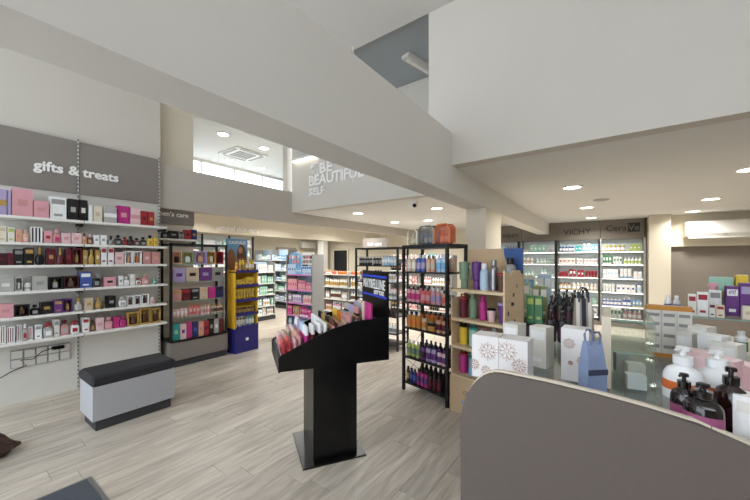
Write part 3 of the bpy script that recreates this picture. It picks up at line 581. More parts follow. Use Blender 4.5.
B('side_panel', (0, 0, .4), (.015, .24, 1.42), M_YEL, ys); B('side_panel', (.425, 0, .4), (.44, .24, 1.42), M_YEL, ys); B('back_panel', (.015, .22, .4), (.425, .24, 1.42), M_YEL, ys)
bs = B('base', (-.005, -.01, 0), (.445, .24, .42), M_NAVY, ys)
v, f, s = lathe([(.03, 0, 0), (.03, .003, 0)], 12); o = link('sun_emblem', mesh('sun_emblem', v, f, mats=(M_LET,)), bs, (.0, -.126, .22)); o.rotation_euler = (PI/2, 0, 0)
YZ = [.44, .66, .9, 1.15, 1.4]
YN = ['bottom', 'second', 'middle', 'fourth', 'top']
for z in YZ:
    tr = B('tray', (.0 if z > 1.3 else .015, -.03, z-.02), (.44 if z > 1.3 else .425, .2, z), M_NAVY, ys)
    pts = [(0, 0), (.41, 0)]+[(.41-.41*k/12, .05+.012*math.cos(k*PI/1.5)) for k in range(13)]
    prism('scalloped_lip', [(a-.205, b_) for a, b_ in pts], 'y', -.125, -.115, M_NAVY, tr)
yl = lambda a: (-5.16-.03, 3.08+a)
for z, n, runs in zip(YZ, YN, ([('card',3,.05,.18,['offwhite','brown']),('bottle',3,.05,.2,['mint','white','teal'])], [('bottle',7,.045,.14,['brown','gold','yellow'])], [('tube',7,.048,.2,['yellow','gold','amber'])], [('card',2,.08,.11,['yellow','gold']),('box',1,.17,.15,['yellow','amber'])], [('spray',1,.05,.16,['amber','yellow','yellow']),('bottle',2,.05,.2,['yellow','gold','yellow']),('tube',1,.045,.16,['yellow','white','amber']),('spray',2,.05,.21,['yellow','white','gold'])])):
    run_rows(yl(.03), yl(.41), z, runs, n+' tray of the yellow display', far=False)
bk = thing('woven_basket', 'small brown ribbed wooden box behind the yellow display', 'basket', (-5.62, 3.5, 0), PI/2)
B('stand', (0, .0, 0), (.3, .3, 1.32), M_GREYM, bk); B('box_body', (.0, 0, 1.32), (.3, .28, 1.53), cm('brown'), bk)
for k in range(9): B('rib', (.01+k*.033, -.012, 1.325), (.025+k*.033, 0, 1.525), pmat('rib_brown', (136, 96, 72), .6), bk)
# ------------------------------------------------------------------ make-up tester stand
u0 = Vector((-1.886, 1.677, 0)); ua = math.atan2(.847, .532)
ms = thing('makeup_stand', 'black make-up tester stand on a pedestal in the middle', 'display stand', u0, ua)
B('base_plate', (0, 0, 0), (.51, .56, .014), M_BLACK, ms); B('pedestal', (.09, .06, .014), (.45, .5, .77), M_BLACK, ms)
prof = [(-.175, .77), (.715, .762), (.715, 1.12), (.42, 1.108), (.2, 1.05), (-.02, .955), (-.172, .885)]
YW = .62
prism('side_panel', prof, 'y', 0, .012, M_BLACK, ms); prism('side_panel', prof, 'y', YW-.012, YW, M_BLACK, ms)
B('underside', (-.17, .012, .77), (.71, YW-.012, .782), M_BLACK, ms)
B('front_lip', (-.18, .0, .765), (-.168, YW, .875), M_BLACK, ms)
TI = [(-.165, .0, .868), (.0, .22, .95), (.22, .44, 1.03), (.44, .7, 1.075)]
for k, (x0, x1, z) in enumerate(TI):
    B('tier', (x0, .012, z-.012), (x1, YW-.012, z), M_BLACK, ms)
    if k: B('tier_riser', (x0, .012, TI[k-1][2]), (x0+.008, YW-.012, z+.012), M_BLACK, ms)
bb = B('back_board', (.7, 0, 1.06), (.715, YW, 1.5), M_BLACK, ms)
M_BLU = pmat('blue_stripe', (40, 70, 200), .4, noise=.03)
cx = .7
for z0 in (1.44, 1.265): B('blue_stripe', (-.0125, -YW/2+.01, z0-1.06), (-.0075, YW/2-.01, z0-1.06+.02), M_BLU, bb)
text('MAYBELLINE', .122, (-.0095, 0, .315), (0, -1, 0), M_LET, parent=bb, ext=.003, offset=.0012, squeeze=.68, track=1.18)
text('NEW YORK', .055, (-.0095, -.13, .245), (0, -1, 0), M_LET, parent=bb, ext=.003, offset=.001, squeeze=.8)
ux_, uy_ = Vector((.532, .847)), Vector((-.847, .532))
def mp_(x, y): p = u0.xy+ux_*x+uy_*y; return (p.x, p.y)
def mrow(x, z, cols, kind, n, w, h, where, y0=.03, y1=YW-.03):
    for k in range(n):
        y = y1-(y1-y0)*(k+.5)/n; c = cols[min(len(cols)-1, k*len(cols)//n)]
        p = mp_(x, y)
        lab = f'{cn(c[0])} {NOUN[kind]}{(" with "+cn(c[1])+" top") if kind == "lipstick" else ""}, {ORD[k+1]} from left, {where.replace("the ", "")}, stand'
        prod(kind, (p[0], p[1], z), ua-PI/2+0, (w, w, h), c, lab, 'make-up in the '+where.replace('the ', '')+' of the stand', far=(kind != 'lipstick'))
B('acrylic_rack', (-.16, .03, .845), (-.155, YW-.03, .9), M_CLEAR, ms)
mrow(-.13, .868, [['rose','palepink'],['pink','rose'],['red','coral'],['red','red']], 'lipstick', 13, .03, .09, 'front row')
mrow(-.09, .868, [['rose','beige'],['palepink','rose'],['pink','coral'],['coral','red']], 'lipstick', 13, .03, .105, 'second row')
mrow(-.05, .868, [['palepink','beige'],['rose','peach'],['pink','rose'],['rose','pink']], 'lipstick', 13, .03, .125, 'third row')
mrow(-.018, .868, [['beige','palepink'],['palepink','peach'],['peach','rose']], 'lipstick', 13, .028, .145, 'fourth row')
mrow(.035, .95, [['lilac','white'],['peach','lilac'],['hotpink','paleblue'],['magenta','white']], 'lipstick', 12, .032, .13, 'the lower white-topped row')
mrow(.085, .95, [['beige','lilac'],['rose','white'],['pink','paleblue'],['burgundy','white']], 'lipstick', 12, .032, .14, 'the middle white-topped row')
mrow(.14, .95, [['lilac','white'],['paleblue','white'],['maroon','white']], 'lipstick', 12, .032, .15, 'the upper white-topped row')
mrow(.185, .95, [['palepink','white'],['paleblue','white'],['rose','white']], 'lipstick', 12, .032, .15, 'the rear white-topped row')
mrow(.25, 1.03, [['navy','black'],['amber','gold'],['yellow','black'],['rose','brown']], 'lipstick', 12, .028, .09, 'the dark middle tier front row')
mrow(.33, 1.03, [['black','gold'],['peach','rose'],['brown','beige'],['rose','peach']], 'compact', 9, .05, .04, 'the dark middle tier')
mrow(.39, 1.03, [['gold','yellow'],['amber','orange'],['beige','rose'],['maroon','rose']], 'lipstick', 11, .03, .11, 'the dark middle tier back row')
mrow(.46, 1.075, [['silver','black'],['rose','beige'],['brown','gold']], 'compact', 8, .05, .05, 'the upper tier compacts', y0=.05)
mrow(.51, 1.075, [['black','silver'],['silver','lilac'],['black','rose']], 'lipstick', 11, .03, .11, 'the upper tier front row', y0=.2)
mrow(.57, 1.075, [['beige','lilac'],['rose','silver']], 'lipstick', 9, .03, .14, 'the upper tier back row', y0=.24)
for k, c in enumerate(('cream', 'rose', 'magenta', 'magenta', 'hotpink', 'magenta')):
    p = mp_(.56, .19-k*.034); prod('lipstick', (p[0], p[1], 1.075), ua, (.03, .03, .165), [c, c], f'tall {cn(c)} mascara tube, {ORD[k+1]} from left on upper tier', 'tall mascara tubes')
# ------------------------------------------------------------------ open black racks
def rack(name, label, loc, rz, W_, D_, Hh, zs, mesh_side=True):
    t = thing(name, label, 'rack', loc, rz)
    for x in (0, W_-.032):
        for y in (0, D_-.03): B('post', (x, y, 0), (x+.032, y+.03, Hh), M_BLKM, t)
    for z in zs: B('shelf', (.032, 0, z-.02), (W_-.032, D_, z), M_BLKM, t)
    for x in (0, W_-.032): B('top_rail', (x, .03, Hh-.03), (x+.03, D_-.03, Hh), M_BLKM, t)
    B('top_rail', (.032, 0, Hh-.03), (W_-.032, .02, Hh), M_BLKM, t); B('top_rail', (.032, D_-.02, Hh-.03), (W_-.032, D_, Hh), M_BLKM, t)
    if mesh_side:
        for k in range(6):
            z0 = .15+k*.26; tube('side_wire', [(.016, .03, z0), (.016, D_-.03, z0+.24)], .003, M_BLKM, t); tube('side_wire', [(.016, D_-.03, z0), (.016, .03, z0+.24)], .003, M_BLKM, t)
    return t
ra = math.atan2(-.235, .972); R0 = Vector((-2.09, 3.46, 0)); rd = Vector((.972, -.235)); rn = Vector((.235, .972))
rk = rack('bottle_rack', 'tall black metal rack of body wash bottles left of pillar', R0, ra, .69, .38, 1.78, [1.755, 1.462, 1.093, .782, .425, .114])
def rp(x, y=0.02): p = R0.xy+rd*x+rn*y; return (p.x, p.y)
def rrow(z, runs, where): run_rows(rp(.04), rp(.65), z, runs, where+' of tall bottle rack', far=False, depth=.06)
rrow(1.462, [('oval_bottle',2,.066,.2,['beige','cream','white']),('oval_bottle',2,.066,.2,['blue','lilac','white']),('oval_bottle',2,.06,.19,['peach','beige','brown']),('oval_bottle',2,.07,.2,['paleblue','skyblue','white'])], 'upper shelf')
rrow(1.093, [('oval_bottle',3,.066,.19,['pink','hotpink','black']),('oval_bottle',2,.066,.18,['coral','pink','black']),('oval_bottle',2,.066,.19,['pink','lilac','white']),('oval_bottle',1,.066,.17,['peach','coral','maroon'])], 'second shelf')
rrow(.782, [('oval_bottle',3,.07,.19,['amber','orange','white']),('pump',1,.07,.2,['beige','amber','black']),('jar',1,.1,.1,['amber','gold','black']),('oval_bottle',2,.07,.18,['peach','burgundy','maroon'])], 'third shelf')
rrow(.425, [('oval_bottle',3,.065,.2,['lime','sage','white']),('oval_bottle',1,.07,.18,['purple','maroon','black']),('oval_bottle',2,.07,.19,['lilac','purple','navy']),('oval_bottle',2,.065,.17,['palepink','purple','purple'])], 'fourth shelf')
rrow(.114, [('bottle',1,.05,.18,['brown','gold','black']),('bottle',2,.05,.17,['navy','blue','black']),('bottle',3,.055,.19,['magenta','purple','maroon']),('bottle',3,.055,.18,['maroon','burgundy','black']),('pouch',2,.08,.22,['olive','lime'])], 'bottom shelf')
# back rows glimpsed behind
def rrow2(z, runs, where): run_rows(rp(.04, .2), rp(.65, .2), z, runs, where+', rear of tall bottle rack', far=True, depth=.06)
rrow2(1.462, [('oval_bottle',4,.066,.2,['lilac','blue','white']),('oval_bottle',3,.066,.2,['peach','beige','white'])], 'upper shelf')
rrow2(1.093, [('oval_bottle',4,.066,.19,['pink','rose','black']),('oval_bottle',3,.066,.19,['white','grey','black'])], 'second shelf')
rrow2(.782, [('oval_bottle',7,.066,.19,['orange','amber','black'])], 'third shelf')
rrow2(.425, [('oval_bottle',7,.066,.19,['black','purple','navy'])], 'fourth shelf')
rrow2(.114, [('bottle',7,.066,.19,['black','maroon','black'])], 'bottom shelf')
# clear zip cases on top of the rack
for k, (x0, x1, c, bc, h) in enumerate(((.03, .19, 'cream', 'beige', .2), (.2, .44, 'grey', 'skyblue', .22), (.45, .67, 'orange', 'pink', .22))):
    p = rp((x0+x1)/2, .12); wd = x1-x0-.01
    cs_ = thing('zip_case', f'clear zip case with {cn(c)} trim on the tall rack', 'case', (p[0], p[1], 1.78), ra, 'clear gift cases')
    B('case_wall', (-wd/2, -.06, 0), (wd/2, .06, h), glass('case_film_'+c, tuple(.25+.75*k for k in lin(C[c])), .15, solid=.22, rough=.2), cs_, bev=.02)
    for s_ in (-.06, .045): 
        pts = [(-wd/2, .0), (-wd/2, h-.04), (-wd/2+.04, h), (wd/2-.04, h), (wd/2, h-.04), (wd/2, 0)]
        tube('trim_piping', [(a, s_+.008, max(b_, .008)) for a, b_ in pts], .008, cm(c), cs_)
    for j in range(2):
        q = rp((x0+x1)/2-.035+j*.07, .12); prod('oval_bottle', (q[0], q[1], 1.783), ra, (.055, .05, h*.7), [bc, 'white', bc if k else 'cream'], f'{cn(bc)} bottle inside the {cn(c)} zip case on the rack', f'bottles in the {c} case')
r2 = onZ(398, 352, 0); r2l = onY(355, 300, r2.y)
R2 = Vector((r2l.x, r2.y, 0)); W2 = r2.x-r2l.x
rack('cosmetics_rack', 'black metal rack standing behind the make-up sign', R2, 0, W2, .38, 1.83, [1.5, 1.2, .9, .6, .3, .1])
for z, n, pal in ((1.5, 'upper', [['black','grey','silver'],['green','lime','black'],['lilac','white','grey'],['paleblue','white','silver']]), (1.2, 'second', [['white','beige','black'],['rose','white','black']]), (.9, 'third', [['beige','white','black'],['white','grey','white']]), (.6, 'fourth', [['maroon','black','black'],['white','rose','black']]), (.3, 'fifth', [['cream','beige','white'],['white','grey','grey']])):
    run_rows((R2.x+.05, R2.y+.03), (R2.x+W2-.05, R2.y+.03), z, mix(W2-.1, pal, ['spray', 'bottle', 'pump'], (.16, .22), (.05, .06)), n+' shelf, rack behind sign')
# ------------------------------------------------------------------ plywood bottle stand
bs = thing('tumbler_stand', 'plywood and cardboard stand of drinks bottles beside tall rack', 'display stand', (rp(.72, 0)[0], rp(.72, 0)[1], 0), ra)
BW = .6; bp_ = lambda x, y=.03: rp(.72+x, y)
B('base_front', (0, 0, 0), (BW, .02, .38), M_CARD, bs); B('side_panel', (0, .02, 0), (.015, .36, 1.2), M_WOOD, bs)
sp_r = prism('side_panel', [(0, 0), (.36, 0), (.36, 1.42), (.3, 1.5), (.18, 1.5), (.1, 1.45), (.0, 1.5)], 'x', BW, BW+.018, M_WOOD, bs)
B('back_board', (-.02, .36, 0), (BW+.02, .375, 1.72), M_CARD, bs)
BZ = [.396, .702, .988, 1.294]
for z in BZ: B('shelf', (.015, .0, z-.03), (BW, .36, z), M_WOOD, bs)
random.seed(3)
for k in range(11):
    yy, zz = .05+.26*random.random(), .5+k*.085
    v, f, s = lathe([(.028, 0, 0), (.028, .004, 0)], 10, .7, 1); o = link('dark_spot', mesh('dark_spot', v, f, mats=(M_DARK,)), bs, (BW+.017, yy, zz)); o.rotation_euler = (0, PI/2, random.uniform(-.5, .5))
    v, f, s = lathe([(.02, 0, 0), (.02, .004, 0)], 10, .7, 1); o = link('dark_spot', mesh('dark_spot', v, f, mats=(M_DARK,)), bs, (BW+.003-.006, -.0+.02+.3*random.random(), zz+.04)); o.rotation_euler = (0, PI/2, 0)
pts = [(0, 0)]+[(.2*math.cos(PI+PI/2*k/10), .26*math.sin(PI+PI/2*k/10)) for k in range(11)]
prism('blue_crescent', [(BW+.02+a, 1.72+b_) for a, b_ in pts], 'y', .352, .36, pmat('blue_print', (52, 84, 140), .6, noise=.2, scale=10), bs)
text('CHO  L', .06, (.26, -.003, .23), (1, 0, 0), pmat('print_grey', (120, 112, 110), .6, noise=0), parent=bs, ext=.001, name='printed_word'); text('blue', .05, (.2, -.003, .13), (1, 0, 0), pmat('print_blue', (90, 150, 220), .6, noise=0), parent=bs, ext=.001, name='printed_word', offset=.002)
def bst(k, z, x, y, kind, w_, h_, cols, lab):
    q = bp_(x, y); prod(kind, (q[0], q[1], z), ra+(.2 if kind == 'handled_tumbler' else 0), (w_, w_, h_), cols, lab, 'drinks bottles on the plywood stand')
for k, a in enumerate([(1.294,.1,.12,'handled_tumbler',.115,.3,['sage','x','sage'],'sage green handled tumbler on top plywood shelf'),(1.294,.235,.14,'handled_tumbler',.1,.3,['purple','x','purple'],'purple handled tumbler on top plywood shelf'),(1.294,.335,.12,'flask',.085,.27,['paleblue','x','white'],'pale marbled flask on top plywood shelf'),(1.294,.43,.14,'flask',.08,.31,['steel','x','steel'],'steel drinks flask on top plywood shelf'),(1.294,.525,.12,'tumbler',.09,.18,['brown','x','red'],'brown tumbler with red rim on top plywood shelf'),(1.294,.545,.25,'flask',.1,.33,['grey','x','black'],'dark grey flask at rear of top plywood shelf'),
   (.988,.09,.12,'sport_bottle',.09,.25,['burgundy','x','red'],'dark red dotted bottle on second plywood shelf'),(.988,.2,.13,'flask',.08,.27,['sage','x','sage'],'sage green flask on second plywood shelf'),(.988,.32,.12,'flask',.078,.25,['magenta','x','magenta'],'magenta flask on second plywood shelf'),(.988,.42,.11,'tumbler',.088,.13,['palepink','x','black'],'short pale pink cup on second plywood shelf'),(.988,.53,.12,'tumbler',.09,.2,['purple','x','lilac'],'purple metallic tumbler on second plywood shelf'),
   (.702,.09,.12,'sport_bottle',.09,.24,['yellow','x','black'],'yellow bottle on third plywood shelf'),(.702,.21,.12,'sport_bottle',.09,.23,['mint','x','teal'],'mint green bottle on third plywood shelf'),(.702,.33,.12,'sport_bottle',.08,.2,['palepink','x','pink'],'pale pink bottle on third plywood shelf'),(.702,.45,.12,'flask',.08,.23,['lilac','x','grey'],'lilac bottle at right of third plywood shelf'),
   (.396,.09,.12,'sport_bottle',.085,.25,['magenta','x','red'],'crimson bottle on lowest plywood shelf'),(.396,.2,.12,'sport_bottle',.08,.23,['skyblue','x','teal'],'sky blue bottle with teal lid on lowest plywood shelf'),(.396,.31,.12,'flask',.085,.24,['maroon','x','burgundy'],'dark maroon bottle on lowest plywood shelf'),(.396,.43,.12,'flask',.085,.24,['navy','x','black'],'navy bottle at right of lowest plywood shelf')]): bst(k, *a)
# ------------------------------------------------------------------ generic far shelving
def gondola(name, label, loc, rz, W_, D_, Hh, zs, where, pal, kinds, back=M_SHELFB, side=M_GREYM, strip=None, bays_=1, hs=(.12, .2), posts=None, shelfm=M_SHELFB, plinth=M_DARK, far=True, names=None, sides=True, ws=(.05, .075), led=False):
    t = thing(name, label, 'shelving', loc, rz)
    B('plinth', (0, .01, 0), (W_, D_, .1), plinth, t); B('back_panel', (.02, D_-.02, .1), (W_-.02, D_, Hh), back, t)
    bw = W_/bays_
    for i in range(bays_+1):
        x = min(W_-.025, max(0, i*bw-.0125))
        if posts: B('post', (x-.01, -.06, .1), (x+.03, .0, Hh), posts, t)
        elif sides: B('side_panel' if i in (0, bays_) else 'upright', (x, .03, .1), (x+.025, D_, Hh), side, t)
    R = Matrix.Rotation(rz, 2); L0 = Vector(loc[:2])
    for si, z in enumerate(zs):
        for i in range(bays_):
            s = B('shelf', (i*bw+.026, 0, z-.022), ((i+1)*bw-.026, D_-.02, z), shelfm, t)
            if led: B('led_strip', (-bw/2+.04, -(D_-.02)/2+.01, -.008), (bw/2-.04, -(D_-.02)/2+.03, 0), M_LEDS, s)
            if strip: B('price_strip', (-bw/2+.026, -(D_-.02)/2-.004, -.002), (bw/2-.026, -(D_-.02)/2, .026), strip, s)
            P_ = pal[si % len(pal)] if isinstance(pal[0][0], list) else pal
            K_ = kinds[si % len(kinds)] if isinstance(kinds[0], list) else kinds
            a = L0+R@Vector((i*bw+.04, .03)); b2 = L0+R@Vector(((i+1)*bw-.04, .03))
            top = (zs[si-1] if si else Hh+.1)-z-.05
            nm = (names[si] if names else (['top', 'second', 'third', 'fourth', 'fifth', 'sixth', 'seventh'][si]))
            bay_n = '' if bays_ == 1 else [' left bay,', ' second bay,', ' third bay,', ' right bay,'][i if bays_ > 2 else (0 if i == 0 else 3)]
            run_rows(a, b2, z, mix(bw-.08, P_, K_, (min(hs[0], top*.7), min(hs[1], top)), ws), f'{nm} shelf,{bay_n} {where}', far=far)
    return t
random.seed(11)
WH = [['white','grey','white'],['offwhite','skyblue','white'],['white','green','white'],['white','paleblue','blue'],['paleblue','white','white']]
# logo wall at the back: five bays
LX = [-2.95, -2.05, -1.14, -.2, .66]
VZ = [1.815, 1.504, 1.17, .835, .5, .213]
VN = [[[['skyblue','white','white'],['white','teal','teal'],['paleblue','white','blue']]]+[[['white','green','white'],['offwhite','lime','white'],['white','orange','white']]]*5,
      [[['mint','white','white'],['clear','white','white']], [['rose','white','white'],['mint','white','white'],['white','beige','white']], [['mint','green','white'],['mint','white','mint']], [['green','white','white'],['white','green','white']], [['burgundy','white','white'],['white','rose','white']], [['white','mint','green']]],
      [[['white','offwhite','white'],['skyblue','white','white'],['teal','white','teal'],['navy','white','skyblue']], [['white','rose','white'],['offwhite','red','white']], [['red','white','red'],['red','burgundy','red']], [['beige','white','white'],['gold','white','brown']], [['white','paleblue','white'],['mint','white','white']], [['white','green','white']]],
      [[['lime','white','white'],['olive','white','green'],['gold','white','lime']], [['white','green','white'],['green','white','white'],['white','lime','white']], [['white','paleblue','white'],['white','blue','blue'],['white','offwhite','skyblue']], [['white','offwhite','white'],['white','paleblue','blue'],['white','blue','white']], [['skyblue','white','yellow'],['white','blue','white'],['blue','white','white']], [['white','green','white'],['black','green','green'],['pink','white','white'],['green','white','green']]]]
VK = [['bottle', 'box', 'pump'], ['box', 'pump', 'bottle', 'jar'], ['tube', 'bottle', 'box'], ['pump', 'bottle', 'tube', 'box']]
WN = ['leftmost bay of logo wall', 'bay left of the dark logo', 'bay under the dark logo', 'right bay of logo wall']
M_VB = pmat('pale_back_panel', (226, 236, 240), .5, noise=.02)
for i in range(4):
    t = gondola('wall_bay', ['pale wall shelving bay at left behind the pillar', 'pale wall shelving bay of green packs left of dark logo', 'pale wall shelving bay with a red shelf row', 'pale wall shelving bay of white pump bottles at right'][i], (LX[i], 9.7, 0), 0, LX[i+1]-LX[i], .5, 2.12, VZ, WN[i], VN[i], VK[i], back=M_VB, posts=M_BLKM if i < 3 else M_GREYM, hs=(.15, .24) if i == 3 else (.12, .2), shelfm=M_SHELFB, plinth=M_TAUPE, ws=(.06, .09), led=True)
    B('header_panel', (.004, .3, 2.12), (LX[i+1]-LX[i]-.004, .5, 2.6), M_TAUPE2, t)
    if i == 0: text('equm', .2, (.6, .294, 2.32), (1, 0, 0), M_LETD, parent=t, ext=.004)
    if i == 2: text('VICHY', .21, (.44, .294, 2.33), (1, 0, 0), M_LETD, parent=t, ext=.004)
    if i == 3:
        text('Cera', .21, (.32, .294, 2.38), (1, 0, 0), M_LETD, parent=t, ext=.004); B('logo_block', (.55, .286, 2.28), (.78, .298, 2.5), M_LETD, t); text('Ve', .2, (.665, .284, 2.38), (1, 0, 0), M_TAUPE, parent=t, ext=.002)
# pink unit
PK = [[['skyblue','white','white'],['white','grey','black'],['paleblue','blue','white']], [['pink','magenta','magenta'],['magenta','white','pink']], [['lilac','white','pink'],['palepink','pink','white']], [['gold','silver','pink'],['magenta','pink','white']], [['skyblue','paleblue','white'],['paleblue','white','blue']]]
gondola('care_gondola', 'pale blue backed shelf unit of pink and lilac packs', (-5.94, 4.75, 0), 0, .86, .36, 1.72, [1.286, .95, .66, .386, .13], 'pink pack unit', PK, ['box', 'bottle', 'tube', 'card'], back=M_BLUEB, strip=pmat('pink_strip', (196, 120, 190), .5), hs=(.14, .24))
# display cards on top of pink unit
for (x0, x1, c, n) in ((-5.92, -5.54, 'skyblue', 'rounded blue hanging card of small packs on pink unit'), (-5.48, -5.12, 'white', 'white hanging card of small packs on pink unit')):
    t = thing('hanging_card', n, 'display card', ((x0+x1)/2, 4.79, 1.3)); w2 = (x1-x0)/2
    pts = [(-w2, 0), (w2, 0), (w2, .36)]+([(w2*math.cos(a), .36+.12*math.sin(a)) for a in [PI*k/10 for k in range(1, 10)]] if c == 'skyblue' else [(w2, .46), (-w2, .46)])+[(-w2, .36)]
    prism('card_board', pts, 'y', .06, .075, cm(c), t)
    for r in range(4):
        for k in range(4):
            cc_ = random.choice(['white', 'skyblue', 'paleblue', 'blue', 'pink'] if c == 'skyblue' else ['black', 'grey', 'silver', 'white', 'rose'])
            B('blister_pack', (-w2+.03+k*w2*.48, .035, .03+r*.1), (-w2+.03+k*w2*.48+.06, .06, .1+r*.1), cm(cc_), t)
OR = [[['orange','white','white'],['orange','amber','orange'],['amber','orange','white'],['orange','coral','orange']], [['cream','gold','white'],['offwhite','gold','cream'],['white','beige','white']], [['beige','white','grey'],['white','grey','black'],['offwhite','brown','white']], [['rose','white','pink'],['pink','white','white'],['palepink','gold','rose']]]
gondola('hair_gondola', 'grey shelf unit with an orange row of hair bottles', (-6.2, 6.2, 0), 0, 1.74, .4, 1.3, [1.23, .91, .59, .27], 'orange bottle unit', OR, ['bottle', 'oval_bottle', 'pump'], bays_=2, hs=(.2, .3))
hg = gondola('hair_gondola', 'grey shelf unit under the hanging taupe hair sign', (-5.2, 7.9, 0), 0, 1.9, .4, 1.72, [1.66, 1.3, .95, .6, .25], 'unit under the hair sign', [[['hotpink','white','black'],['skyblue','white','white'],['lilac','pink','white'],['teal','white','black'],['peach','rose','white']]]+[[['white','beige','white'],['black','gold','black'],['rose','white','white']]]*4, ['bottle', 'tube', 'box'], bays_=2, hs=(.15, .22))
p0 = onY(363, 243, 8.285); p1 = onY(388, 243, 8.285)
hsn = thing('hanging_sign', 'small taupe hair care sign above the far shelves', 'sign', (p0.x, 8.262, 1.93)); ws_ = p1.x-p0.x
B('board', (0, 0, 0), (ws_, .03, .36), M_TAUPE, hsn); text('hair care', .15, (ws_/2, -.006, .17), (1, 0, 0), M_LET, parent=hsn, ext=.004, offset=.003)
B('hanging_rod', (.05, .01, .36), (.06, .02, .67), M_GREYM, hsn); B('hanging_rod', (ws_-.06, .01, .36), (ws_-.05, .02, .67), M_GREYM, hsn)
# left alcove units
gondola('low_gondola', 'grey sided gondola on a dark plinth behind yellow display', (-7.4, 4.75, 0), PI/2, .86, .4, 1.55, [1.28, .98, .68, .38, .14], 'gondola behind yellow display', [[['white','green','white'],['mint','white','white'],['white','beige','white']]], ['box', 'bottle', 'tube'], back=M_BLUEB, hs=(.14, .22))
gondola('low_gondola', 'pale blue shelving unit facing us at far left', (-10.35, 6.9, 0), 0, 1.85, .4, 1.95, [1.6, 1.25, .92, .58, .25], 'pale blue unit at far left', [[['paleblue','white','white'],['mint','white','green'],['white','skyblue','blue'],['skyblue','white','white']]], ['box', 'bottle', 'tube', 'pump'], back=M_BLUEB, bays_=2, hs=(.14, .24))
gondola('wall_bay', 'tall pale shelving with black posts on far left wall', (-10.12, 3.2, 0), PI/2, 3.5, .42, 2.4, [2.05, 1.72, 1.4, 1.08, .75, .42], 'far left wall shelving', [[['white','paleblue','white'],['rose','white','white'],['mint','white','white'],['white','lilac','white']]], ['box', 'bottle', 'pump'], back=M_VB, posts=M_BLKM, bays_=4, hs=(.14, .24), ws=(.07, .1))
# ------------------------------------------------------------------ service counter in the foreground
ct = thing('service_counter', 'taupe service counter with rounded front panel at bottom right', 'counter', (0, 1.4, 0))
top = [(-.37, 1.126), (-.2, 1.124), (-.03, 1.116), (.1, 1.105), (.225, 1.088), (.33, 1.055), (.42, 1.005), (.5, .93), (.55, .84)]
left = [(-.541, 0), (-.541, .84)]+[(-.371-.17*math.cos(a), .86+.266*math.sin(a)) for a in [PI/2*k/10 for k in range(1, 10)]]
outl = left+top+[(.57, .7), (.57, 0)]
prism('front_panel', outl, 'y', 0, .022, M_FASC, ct)
prism('edge_board', [(a, b_+.008 if b_ > .1 else b_) for a, b_ in outl], 'y', .022, .04, M_CREAM, ct)
B('counter_body', (-.5, .045, 0), (1.9, 1.75, .94), M_DARK, ct)
B('worktop', (-.5, .045, .94), (1.9, 1.75, .985), M_GREYM, ct)
gtp = B('glass_top', (-.5, .045, 1.005), (1.9, 1.75, 1.015), M_GLASS, ct); B('glass_edge', (-1.2, -.8525, 0), (1.2, -.8495, .01), M_GEDGE, gtp)
for xx in (-.48, .2, 1.0): B('glass_spacer', (xx, .06, .985), (xx+.03, 1.7, 1.005), M_METAL, ct)
CT = 1.015
# snowflake gift boxes
M_BOXW = pmat('white_carton', (232, 228, 226), .5, noise=.02); M_FLK = pmat('copper_foil', (176, 130, 108), .35, noise=.1)
def flake(parent, x, z, r, y, n=8):
    gs = []
    for k in range(n):
        a = 2*PI*k/n
        for rr, ww in ((r, .0009),):
            d = Vector((math.cos(a), 0, math.sin(a))); q = Vector((-math.sin(a), 0, math.cos(a)))
            for s0, s1, o1 in ((.12*r, r, 0), (.5*r, .8*r, .28*r), (.5*r, .8*r, -.28*r)):
                p_ = d*s0; e_ = d*s1+q*o1; nn = Vector((-(e_-p_).z, 0, (e_-p_).x)).normalized()*ww
                vs = [p_-nn, e_-nn, e_+nn, p_+nn]; vs = [Vector((v.x, 0, v.z)) for v in vs]+[Vector((v.x, -.0015, v.z)) for v in vs]
                gs.append(([tuple(v) for v in vs], [(0, 1, 2, 3), (7, 6, 5, 4), (0, 4, 5, 1), (1, 5, 6, 2), (2, 6, 7, 3), (3, 7, 4, 0)], [0]*6))
    g = join(*gs); return link('snowflake_print', mesh('snowflake_print', g[0], g[1], mats=(M_FLK,)), parent, (x, y, z))
def flakebox(lab, loc, rz, w_, d_, h_, fl):
    t = thing('gift_carton', lab, 'box', loc, rz, 'white snowflake gift cartons')
    B('carton', (0, 0, 0), (w_, d_, h_), M_BOXW, t); B('lid_flap', (.001, .001, h_), (w_-.001, d_-.001, h_+.003), M_BOXW, t)
    for x, z, r in fl: flake(t, x*w_, z*h_, r*w_, -.0005)
    return t
a = onY(472, 340, 1.62); b_ = onY(505, 340, 1.62); c_ = onY(540, 340, 1.62)
hb = onY(480, 336, 1.62).z-CT
flakebox('white snowflake gift carton, left of the pair on the counter', (a.x, 1.62, CT), .0, .128, .12, hb, [(.62, .66, .36), (.1, .3, .22), (.55, .2, .2)])
flakebox('white snowflake gift carton, right of the pair on the counter', (a.x+.131, 1.615, CT), -.03, .13, .12, hb, [(.3, .74, .38), (.72, .45, .28), (.2, .2, .2)])
# white striped cartons behind the pair
for k, (px, py) in enumerate(((505, 326), (532, 322))):
    q = onY(px, py, 1.95); t = prod('card', (q.x+.04, 2.0, CT), -.3, (.09, .09, .22), ['offwhite', 'white'], ['off-white carton behind the left snowflake carton', 'off-white carton behind the right snowflake carton'][k], 'off-white cartons behind snowflake pair')
p = onZ(561, 379, CT)
flakebox('tall white snowflake gift carton standing beside the blue bag', (p.x, p.y, CT), -.05, .115, .1, .25, [(.3, .72, .24), (.75, .42, .2), (.35, .35, .1)])
t = text('', .01, (0, 0, 0), (1, 0, 0), M_FLK) if False else None
